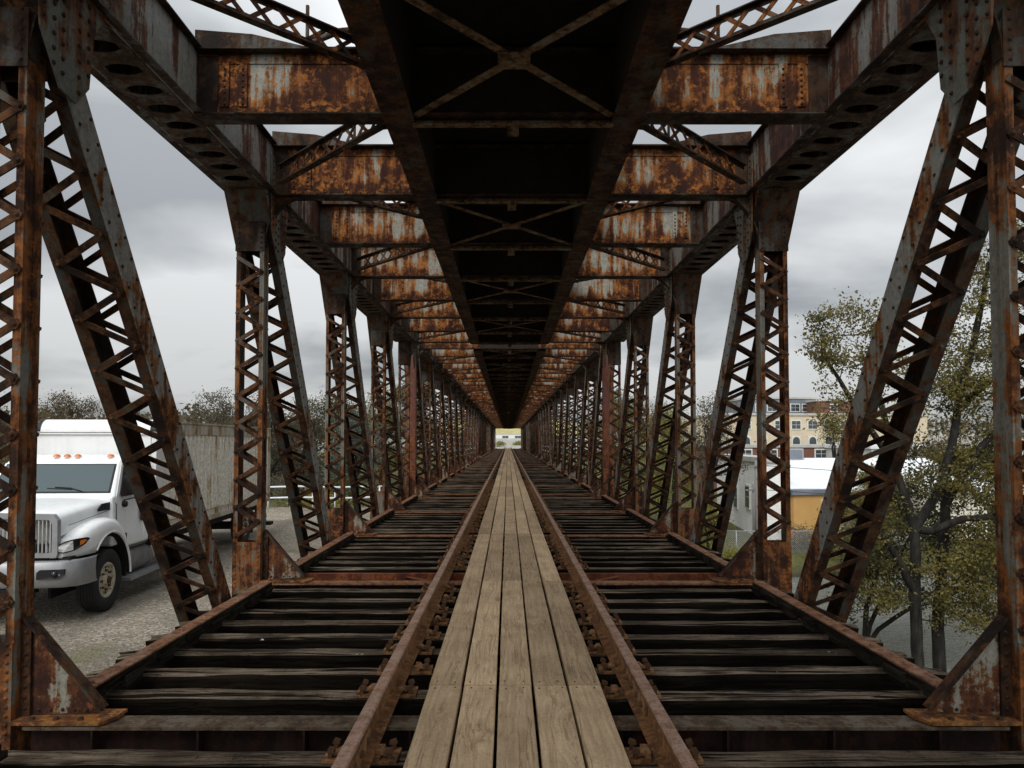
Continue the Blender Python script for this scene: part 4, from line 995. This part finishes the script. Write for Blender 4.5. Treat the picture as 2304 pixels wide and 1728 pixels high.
b = MB(); b.box(-.5,-.38,.4,11.5,.62,.88); b.box(.38,.5,.4,11.5,.62,.88); b.box(-.9,.9,1.6,2.9,.5,.95); b.box(-1.05,1.05,3.12,11.7,.80,.935); b.build('frame_rails', M['chassis'], tk)
# wheels
def wheel(x, y, s, front):
    b = MB(); tr = [(.29,-.13),(.36,-.14),(.44,-.145),(.485,-.13),(.502,-.105)]
    for k in range(5):
        h = -.1+k*.045; tr += [(.505,h),(.505,h+.028),(.488,h+.031),(.488,h+.042)]
    tr += [(.505,.12),(.485,.135),(.44,.145),(.36,.14),(.30,.13),(.285,.10)]
    b.lathe([(q, s*h) for q, h in tr], (0,0,0), 'x', 40); w_ = put('wheel', None, tk, (x,y,.505))
    ty_ = b.build('tyre', M['rubber'], w_)
    b = MB()
    pr = [(.0,.145 if front else .0),(.07,.14 if front else .0),(.09,.10 if front else .01),(.12,.085 if front else .015),(.2,.09 if front else .02),(.235,.06),(.25,.115),(.285,.125),(.292,.10)]
    b.lathe([(q, s*h) for q, h in pr], (0,0,0), 'x', 32); ri = b.build('rim', M['rim'], w_)
    b = MB()
    for k in range(8):
        a = k*math.pi/4; b.lathe([(0,s*.125),(.02,s*.122),(.022,s*.08)], (0,.155*math.cos(a),.155*math.sin(a)), 'x', 6)
    b.lathe([(0,s*.17),(.055,s*.165),(.075,s*.11)], (0,0,0), 'x', 12); b.build('lug_nuts', M['nail'], w_)
    b = MB()
    for k in range(6):
        a = (k+.5)*math.pi/3; b.lathe([(0,s*.097),(.024,s*.0965)], (0,.205*math.cos(a),.205*math.sin(a)), 'x', 10)
    b.build('rim_holes', M['chassis'], w_)
for s in (-1, 1):
    wheel(s*1.02, 1.2, s, True)
    wheel(s*1.0, 9.2, s, False)
    b = MB(); b.box(min(s*.78,s*1.12), max(s*.78,s*1.12), 9.95, 9.97, .2, .8); b.build('mudflap', M['black'], tk)
b = MB(); b.box(-.9,.9,1.12,1.28,.42,.55); b.box(-.8,.8,9.1,9.3,.4,.6); b.build('axle', M['chassis'], tk)
# cargo box
Y0, Y1, BW, B0, B1 = 3.12, 11.8, 1.085, .95, 3.18
bx = put('cargo_box', None, tk, (.035,0,0))
b = MB(); b.box(-BW+.03, BW-.03, Y0+.02, Y1-.02, B0+.03, B1-.03)
for s in (-1, 1):
    y = Y0+.28; k = 0
    while y < Y1-.3:
        xa, xb = sorted((s*(BW-.0305), s*BW)); b.box(xa, xb, y, y+.13, B0+.26, B1-.27); y += .255
b.build('corrugated_wall', M['boxside'], bx)
for s in (-1, 1):
    b = MB(); xa, xb = sorted((s*(BW-.031), s*(BW+.012))); b.box(xa, xb, Y0, Y1, B1-.26, B1-.03); b.box(xa, xb, Y0+.27, Y1, B0, B0+.1); b.box(xa, xb, Y0+.27, Y1, B0+.24, B0+.262); b.box(xa, xb, Y1-.14, Y1, B0+.1, B1-.26); b.build('side_rail', M['boxrail'], bx)
    b = MB(); xa, xb = sorted((s*(BW-.06), s*(BW+.03))); b.box(xa, xb, Y0+.3, Y1, B1-.028, B1+.012); b.build('roof_edge', M['boxrail'], bx)
b = MB(); prof = []
for k in range(9):
    a = k/8*math.pi/2; prof.append((Y0-.07+.24*(1-math.sin(a)), B1-.235+.25*math.cos(a) if False else B1-.23+.25*math.sin(math.pi/2-a)))
prof = [(Y0-.07+.24*(1-math.cos(k/8*math.pi/2)), B1-.22+.24*math.sin(k/8*math.pi/2)) for k in range(9)]
pf = [(Y0+.3,B0+.05),(Y0-.02,B0+.05),(Y0-.02,B1-.24),(Y0-.07,B1-.22)]+prof+[(Y0+.3,B1+.02)]
n = len(pf); W_ = BW+.02
b.add([(-W_,y,z) for y,z in pf]+[(W_,y,z) for y,z in pf], [tuple(range(n))[::-1], tuple(range(n,2*n))]+[(i,(i+1)%n,n+(i+1)%n,n+i) for i in range(n)])
b.build('box_front', M['boxfront'], bx)
b = MB(); b.box(-W_+.1, W_-.1, Y0-.035, Y0-.0205, B0+.2, B1-.3); b.box(-W_,W_,Y0-.08,Y0-.0205,B1-.262,B1-.242); b.build('front_panel', M['boxfront'], bx)
for s in (-1, 1):
    b = MB(); xa, xb = sorted((s*(W_-.1), s*(W_+.008)))
    pq = [(y-.008, z+.006) for y,z in prof]; m = len(pq)
    b.add([(xa,y,z) for y,z in pq]+[(xb,y,z) for y,z in pq], [(i,i+1,m+i+1,m+i) for i in range(m-1)]); 
    b.add([(s*(W_+.006),y,z) for y,z in pq]+[(s*(W_+.006),Y0+.2,B1-.2)], [tuple(range(m+1))])
    b.build('corner_cap', M['black'], bx)
b = MB(); b.box(-1.0,1.0,Y1-.05,Y1+.12,.42,.56); b.box(-.8,-.7,Y1-.1,Y1,.5,.9); b.box(.7,.8,Y1-.1,Y1,.5,.9); b.box(.6,1.15,Y1+.0,Y1+.35,.2,.3); b.build('rear_bumper', M['chassis'], tk)

# white railing behind the truck
rl = thing('lot_railing', 'white tubular railing at the end of the gravel lot behind the truck', 'railing', (0,0,0))
M['railwhite'] = plain('white_rail_paint', (.66,.68,.72), .5, 0, .4, .1)
RY = 30.5; x0, x1 = -16.5, -5.2
for z in (-.27, -.72):
    b = MB(); b.tube([(x, RY+.05*math.sin(x), z+.02*math.sin(x*2)) for x in np.linspace(x0, x1, 20)], .04, 6); b.build('rail_tube', M['railwhite'], rl)
for k in range(13):
    x = x0+.1+k*.92; b = MB(); b.tube([(x,RY,-1.3),(x,RY,-.27)], .035, 6); b.build('railing_post', M['railwhite'], rl)
# ------------------------------------------------------------------ buildings on the far bank
def siding(name, c, dark, step=.16, vert=False):
    t = NT(name); g = t.coords(world=True); sp = t.n('ShaderNodeSeparateXYZ'); t.l(g, sp.inputs[0])
    f = t.math('FRACT', t.math('MULTIPLY', sp.outputs[0 if vert else 2], 1/step)); n = t.noise(g, 1.2, 6, .6)
    col = t.mix(t.rng(n, .35, .65), tuple(x*.85 for x in c), c); col = t.mix(t.math('MULTIPLY', t.rng(f, .0, .14, 1, 0), .6), col, dark); t.set(col, .8, 0, .2)
    t.bump(f, .15, .01); return t.m
M['clap'] = siding('white_clapboard', (.9,.9,.87), (.5,.5,.49), .2)
M['metalroof'] = siding('ribbed_metal_roof', (.80,.82,.84), (.4,.42,.45), .35, True)
M['cream'] = plain('cream_stucco', (.60,.51,.37), .85, 0, .2, .1, .6)
M['tan2'] = plain('pale_wall', (.64,.6,.5), .85, 0, .2, .12, .8)
M['orange'] = plain('ochre_wall', (.55,.32,.115), .85, 0, .2, .06, 1.5)
M['brick'] = siding('red_brick', (.20,.095,.07), (.12,.05,.04), .08)
M['greybox'] = plain('grey_roof_plant', (.17,.19,.22), .7, 0, .3, .2, 1)
M['concrete'] = plain('pale_concrete', (.45,.44,.41), .9, 0, .2, .15, .8)
M['win'] = plain('window_glass', (.04,.05,.055), .15, 0, .6, .2)
M['trim'] = plain('white_trim', (.66,.66,.63), .7)
M['pole'] = plain('grey_pole_wood', (.2,.19,.18), .85)
def wall_frame(p0, p1):      # origin, along, outward normal for a wall seen from p0 to p1 (left to right)
    p0 = Vector((p0[0],p0[1],0)); p1 = Vector((p1[0],p1[1],0)); u = (p1-p0); L = u.length; u /= L; return p0, u, Vector((u.y,-u.x,0)), L
def building(name, label, p0, p1, depth, z0, z1, wall, roof, wins=(), arch_=False, parapet=.0):
    """box building whose front runs p0 -> p1; wins: (centre along, sill z, width, height, arched)"""
    o, u, nrm, L = wall_frame(p0, p1); th = thing(name, label, 'building', (p0[0],p0[1],z0)); h = z1-z0
    b = MB(); c = u*L/2-nrm*depth/2; b.obox((c.x,c.y,h/2), u, nrm, (0,0,1), L/2, depth/2, h/2); b.build('wall', wall, th)
    b = MB(); b.obox((c.x,c.y,h+.15), u, nrm, (0,0,1), L/2+.15, depth/2+.15, .145); b.build('roof', roof, th)
    for (a, zs, w, hh, ar) in wins:
        q = u*a; b = MB(); fr = w/2+.1
        b.obox((q+nrm*.04)+Vector((0,0,zs-z0+hh/2)), u, nrm, (0,0,1), fr, .035, hh/2+.1); wf = b.build('window', M['trim'], th)
        b = MB()
        if ar:
            poly = [q+nrm*.08+u*(-w/2)+Vector((0,0,zs-z0)), q+nrm*.08+u*(w/2)+Vector((0,0,zs-z0))]+[q+nrm*.08+u*(w/2*math.cos(k*math.pi/8))+Vector((0,0,zs-z0+hh-w/2+w/2*math.sin(k*math.pi/8))) for k in range(9)]
            b.prism(poly, nrm*.02)
        else:
            for (sx, sz) in ((-1,0),(1,0),(-1,1),(1,1)):
                b.obox((q+nrm*.085+u*sx*w/4)+Vector((0,0,zs-z0+hh*(.25+.5*sz))), u, nrm, (0,0,1), w/4-.025, .008, hh/4-.025)
        b.build('pane', M['win'], wf)
    return th
def hz(py, Y): return 1.61-(py-993)*Y/1654
# white clapboard house, its long side running away
bA = building('clapboard_house', 'white clapboard building with three dark windows beside the second right post', (A(1612,0,56),56), (A(1712,0,43.5),43.5), 1.3, -4.4, hz(1040,44), M['clap'], M['concrete'],
     [(3.0,hz(1140,53),.95,1.35,0),(6.2,hz(1140,50),.95,1.35,0),(9.4,hz(1140,47),.95,1.35,0)])
bB = building('metal_roof_shed', 'long low pale building under a ribbed white metal roof, behind the second right post', (A(1712,0,43.5)+1.35,43.9), (A(1712,0,43.9)+13,43.3), 7, -4.4, hz(1103,45), M['tan2'], M['concrete'],
     [(.9,hz(1165,45),1.1,1.1,0)])
o, u, nrm, L = wall_frame((A(1712,0,43.5)+1.35,43.9), (A(1712,0,43.9)+13,43.3))
b = MB(); h0 = hz(1097,44)+4.4; h1 = hz(1030,51)+4.4
pr_ = [u*-.2+nrm*.5, u*(L+.2)+nrm*.5, u*(L+.2)-nrm*7, u*-.2-nrm*7]
b.add([pr_[0]+Vector((0,0,h0)), pr_[1]+Vector((0,0,h0)), pr_[2]+Vector((0,0,h1)), pr_[3]+Vector((0,0,h1)), pr_[0]+Vector((0,0,h0-.2)), pr_[1]+Vector((0,0,h0-.2)), pr_[2]+Vector((0,0,h0-.2)), pr_[3]+Vector((0,0,h0-.2))], [(0,1,2,3),(0,4,5,1),(1,5,6,2),(3,2,6,7),(0,3,7,4)])
b.build('pitched_roof', M['metalroof'], bB)
building('ochre_building', 'small ochre yellow building between the second right post and the near right diagonal', (A(1783,0,42.5),42.5), (A(1783,0,42.5)+2.6,43.2), 1.6, -4.4, hz(1112,43), M['orange'], M['greybox'], [(2.2,hz(1180,43),.5,1.4,0)])
building('brick_building', 'low red brick building below the cream building', (A(1610,0,72),72), (A(1610,0,72)+20,74), 10, -3.5, hz(1007,73), M['brick'], M['concrete'], [(3+k*2.6,hz(1030,73),1.2,.8,0) for k in range(6)])
cr0 = A(1640,0,90)
building('cream_building', 'large cream building with rows of windows and arches on the far bank', (cr0,90), (cr0+26,93), 14, -3.2, hz(935,91), M['cream'], M['concrete'],
     [(2.2+k*2.15,hz(965,91),1.15,1.0,0) for k in range(11)]+[(2.2+k*2.15,hz(1004,91),.9,1.15,1) for k in range(11)])
building('grey_office', 'dark grey flat roofed block rising behind the cream building', (A(1690,0,115),115), (A(1845,0,115),116), 12, -2.8, hz(897,115), M['greybox'], M['concrete'], [(1.5+k*1.9,hz(925,115),1.4,1.1,0) for k in range(5)])
building('rooftop_block', 'red brown brick block behind the right end of the cream building', (A(1838,0,112),112), (A(1930,0,112),112), 10, -2.8, hz(903,112), M['brick'], M['concrete'], [(2.6,hz(925,112),1,1,0)])
building('warehouse', 'long pale warehouse glimpsed through the river trees at the right edge', (A(1960,0,62),62), (A(1960,0,62)+24,60), 12, -3.6, hz(1010,62), M['trim'], M['metalroof'], [(3+k*3.2,hz(1050,62),1.4,1,0) for k in range(6)])
# rooftop unit on the low roof
ru = thing('rooftop_unit', 'small grey air unit standing on the roof above the ribbed white slope', 'air unit', (A(1786,0,50.5),50.5,hz(1030,51)-.35))
b = MB(); b.box(-.5,.5,-.4,.4,.15,1.0); b.box(-.55,.55,-.45,.45,.0,.145); bevel(b.build('casing', M['steelgrey'], ru), .03)
b = MB(); b.box(-.4,.4,-.425,-.405,.3,.9); b.build('louvre', M['greybox'], ru)
# poles, wires and chain-link fence
def upole(px, Y, top, r_, lab):
    x = A(px,0,Y); zb = gz(x, Y)-.1; th = thing('utility_pole', lab, 'utility pole', (x,Y,zb)); H = hz(top,Y)-zb
    b = MB(); b.tube([(0,0,0),(0,0,H*.5),(0,0,H)], [r_,r_*.92,r_*.8], 10); b.build('pole_shaft', M['pole'], th)
    b = MB(); b.obox((0,-r_,H-.3), (1,0,0), (0,1,0), (0,0,1), .45, .035, .045); b.build('cross_arm', M['pole'], th)
    return Vector((x,Y,zb+H-.25))
pa = upole(1701, 40.5, 1036, .13, 'grey utility pole left of the second right post'); pb = upole(1693, 41.5, 1090, .07, 'thin shorter pole beside the grey utility pole')
M['wire'] = plain('black_cable', (.02,.02,.02), .7)
for k, (a, c, lab) in enumerate([(pa, Vector((40,47,.2)), 'upper sagging cable running right over the ribbed roof'), (pa, Vector((9,62,1.2)), 'cable running back left from the utility pole'), (pb, Vector((42,46,-1.3)), 'lower sagging cable along the eave of the ribbed roof')]):
    b = MB(); b.tube([a.lerp(c, f)+Vector((0,-.1,-.6*math.sin(f*math.pi))) for f in np.linspace(0,1,14)], .016, 4); tag(b.build('overhead_cable', M['wire']), lab, 'cable', 'cables over the far bank')
fx0, fx1, FY = 9.6, 21.0, 38.6
fe = thing('chain_link_fence', 'grey chain link fence before the white clapboard building', 'fence', (fx0,FY,-4.35))
for k in range(6):
    x = k*(fx1-fx0)/5; b = MB(); b.tube([(x,0,-.2),(x,0,1.3)], .035, 6); b.build('fence_post', M['steelgrey'], fe)
b = MB(); b.tube([(0,0,1.27),(fx1-fx0,0,1.27)], .025, 5); b.build('top_rail', M['steelgrey'], fe)
b = MB(); L = fx1-fx0; k = -1.25
while k < L:
    for (s0, s1) in ((0,1),(1,0)):
        a0, a1 = max(0,k), min(L,k+1.25)
        z = lambda a: ((a-k) if s0 == 0 else 1.25-(a-k))
        b.bar((a0,.01*s0,z(a0)), (a1,.01*s0,z(a1)), (0,1,0), .012, .004)
    k += .11
b.build('wire_mesh', M['steelgrey'], fe)
# ------------------------------------------------------------------ beyond the far end of the bridge
eb = building('end_warehouse', 'pale building framed in the bright opening at the far end of the bridge', (-14,262), (16,262), 14, 1.5, 4.1, M['trim'], M['concrete'], [(4+k*4.5,2.7,2.2,.9,0) for k in range(6)])
t = NT('dry_hillside'); g = t.coords(world=True); n = t.noise(g, .12, 6, .65); t.set(t.mix(t.rng(n,.35,.65), (.3,.27,.11), (.5,.44,.22)), .95, 0, .1)
b = MB(); b.grid([[(70*q*math.cos(a), 430+50*q*math.sin(a), 2+15*math.cos(q*math.pi/2)) for a in [k*math.pi/12 for k in range(25)]] for q in (.02,.2,.4,.6,.8,1.0)]); tag(b.build('hill', t.m), kind='structure')
for i, (x, y, H, W, lab) in enumerate([(-2.2,196,1.5,4.5,'yellow green bush in the bright opening at the far end of the bridge'), (3.2,205,1.2,3.5,'small yellow bush right of the track in the far opening')]):
    auto_tree('end_bush', lab, x, y, gz(x,y), H, W, 900, .3, M['leaf_yellow'], M['bark'], 90+i, 'bushes past the far end of the bridge', .0, 40, cat='shrub', spread=.35)
b = MB(); b.box(-30,30,240,240.3,1.9,2.6)
for k in range(13): b.box(-30+k*5-.15, -30+k*5+.15, 240.05, 240.25, .8, 1.9)
tag(b.build('road_barrier', M['concrete']), 'grey road barrier across the far opening below the pale building', 'barrier')
# ------------------------------------------------------------------ camera, light, sky
cam = bpy.data.cameras.new('camera'); co = bpy.data.objects.new('camera', cam); COL.objects.link(co)
co.location = (-.045, 0, 1.61); PITCH = 2.0
co.rotation_euler = (R(90+PITCH), 0, 0)
cam.sensor_width = 36; cam.lens = 36*1654/2304
cam.shift_x = 9/2304; cam.shift_y = (129-1654*math.tan(R(PITCH)))/2304
cam.clip_start = .05; cam.clip_end = 5000
scene.camera = co
SUN_EL, SUN_ROT = 44.0, 204.0       # overcast: a broad bright patch of cloud behind the viewer
sl = bpy.data.lights.new('sun', 'SUN'); sl.energy = 1.5; sl.angle = R(25); sl.color = (1, .97, .92)
so = bpy.data.objects.new('sun', sl); COL.objects.link(so)
az = R(SUN_ROT); sd = Vector((math.sin(az)*math.cos(R(SUN_EL)), math.cos(az)*math.cos(R(SUN_EL)), math.sin(R(SUN_EL))))
so.rotation_euler = sd.to_track_quat('Z', 'Y').to_euler(); so.location = sd*60
w = bpy.data.worlds.new('World'); scene.world = w; w.use_nodes = True; t = w.node_tree; t.nodes.clear()
def wn(k, **kw):
    nd = t.nodes.new(k)
    for a, b in kw.items(): setattr(nd, a, b)
    return nd
sky = wn('ShaderNodeTexSky'); sky.sky_type = 'NISHITA'; sky.sun_disc = False; sky.sun_elevation = R(SUN_EL); sky.sun_rotation = R(SUN_ROT)
tc = wn('ShaderNodeTexCoord'); sep = wn('ShaderNodeSeparateXYZ'); t.links.new(tc.outputs['Generated'], sep.inputs[0])
def wmath(op, a, b=None, clamp=False):
    nd = wn('ShaderNodeMath', operation=op, use_clamp=clamp)
    for i, x in enumerate((a, b)):
        if x is None: continue
        if isinstance(x, (int, float)): nd.inputs[i].default_value = x
        else: t.links.new(x, nd.inputs[i])
    return nd.outputs[0]
el = wmath('MAXIMUM', sep.outputs[2], 0.0)
# cloud layer: direction projected onto a flat ceiling of cloud
dz = wmath('ADD', el, .22); cx = wn('ShaderNodeCombineXYZ')
t.links.new(wmath('DIVIDE', sep.outputs[0], dz), cx.inputs[0]); t.links.new(wmath('DIVIDE', sep.outputs[1], dz), cx.inputs[1])
n1 = wn('ShaderNodeTexNoise'); n1.inputs['Scale'].default_value = 1.15; n1.inputs['Detail'].default_value = 5; n1.inputs['Roughness'].default_value = .5; n1.inputs['Distortion'].default_value = .25
ofs = wn('ShaderNodeVectorMath', operation='ADD'); ofs.inputs[1].default_value = (3.3, 1.7, 0); t.links.new(cx.outputs[0], ofs.inputs[0]); t.links.new(ofs.outputs[0], n1.inputs['Vector'])
k = wmath('ADD', wmath('MULTIPLY', wmath('SUBTRACT', n1.outputs['Fac'], .5), 3.8), .5)
# gray belly of the cloud between about 14 and 30 degrees, brighter low down
mr = wn('ShaderNodeMapRange'); mr.interpolation_type = 'SMOOTHSTEP'; t.links.new(el, mr.inputs[0])
for i, x in enumerate((.13, .34, .30, -.16)): mr.inputs[1+i].default_value = x
k = wmath('ADD', k, mr.outputs[0])
cr = wn('ShaderNodeValToRGB'); t.links.new(k, cr.inputs[0]); e = cr.color_ramp.elements
e[0].position = .12; e[0].color = (.33,.35,.365,1); e[1].position = .95; e[1].color = (.75,.76,.765,1)
e2 = cr.color_ramp.elements.new(.5); e2.color = (.51,.528,.54,1)
gain = wmath('ADD', wmath('MULTIPLY', el, 1.7), .70)      # overcast: brighter overhead
back = wmath('ADD', wmath('MULTIPLY', wmath('MAXIMUM', wmath('MULTIPLY', sep.outputs[1], -1.0), 0.0), 1.3), 1.0)   # sky brightened behind the viewer, added to light walls, truck and bridge
scl = wmath('MULTIPLY', wmath('MULTIPLY', gain, back), 9.6)
mul = wn('ShaderNodeVectorMath', operation='SCALE'); t.links.new(cr.outputs[0], mul.inputs[0]); t.links.new(scl, mul.inputs['Scale'])
mx = wn('ShaderNodeMix', data_type='RGBA'); mx.inputs[0].default_value = .93; t.links.new(sky.outputs[0], mx.inputs[6]); t.links.new(mul.outputs[0], mx.inputs[7])
bg = wn('ShaderNodeBackground'); bg.inputs['Strength'].default_value = .1; t.links.new(mx.outputs[2], bg.inputs[0])
ow = wn('ShaderNodeOutputWorld'); t.links.new(bg.outputs[0], ow.inputs[0])
vs = scene.view_settings; vs.view_transform = 'Standard'; vs.look = 'None'; vs.exposure = 0.1; vs.gamma = 1.0; vs.use_curve_mapping = False
scene.cycles.max_bounces = 6; scene.cycles.diffuse_bounces = 4; scene.cycles.glossy_bounces = 3; scene.cycles.transmission_bounces = 6; scene.cycles.transparent_max_bounces = 8
scene.cycles.use_denoising = True
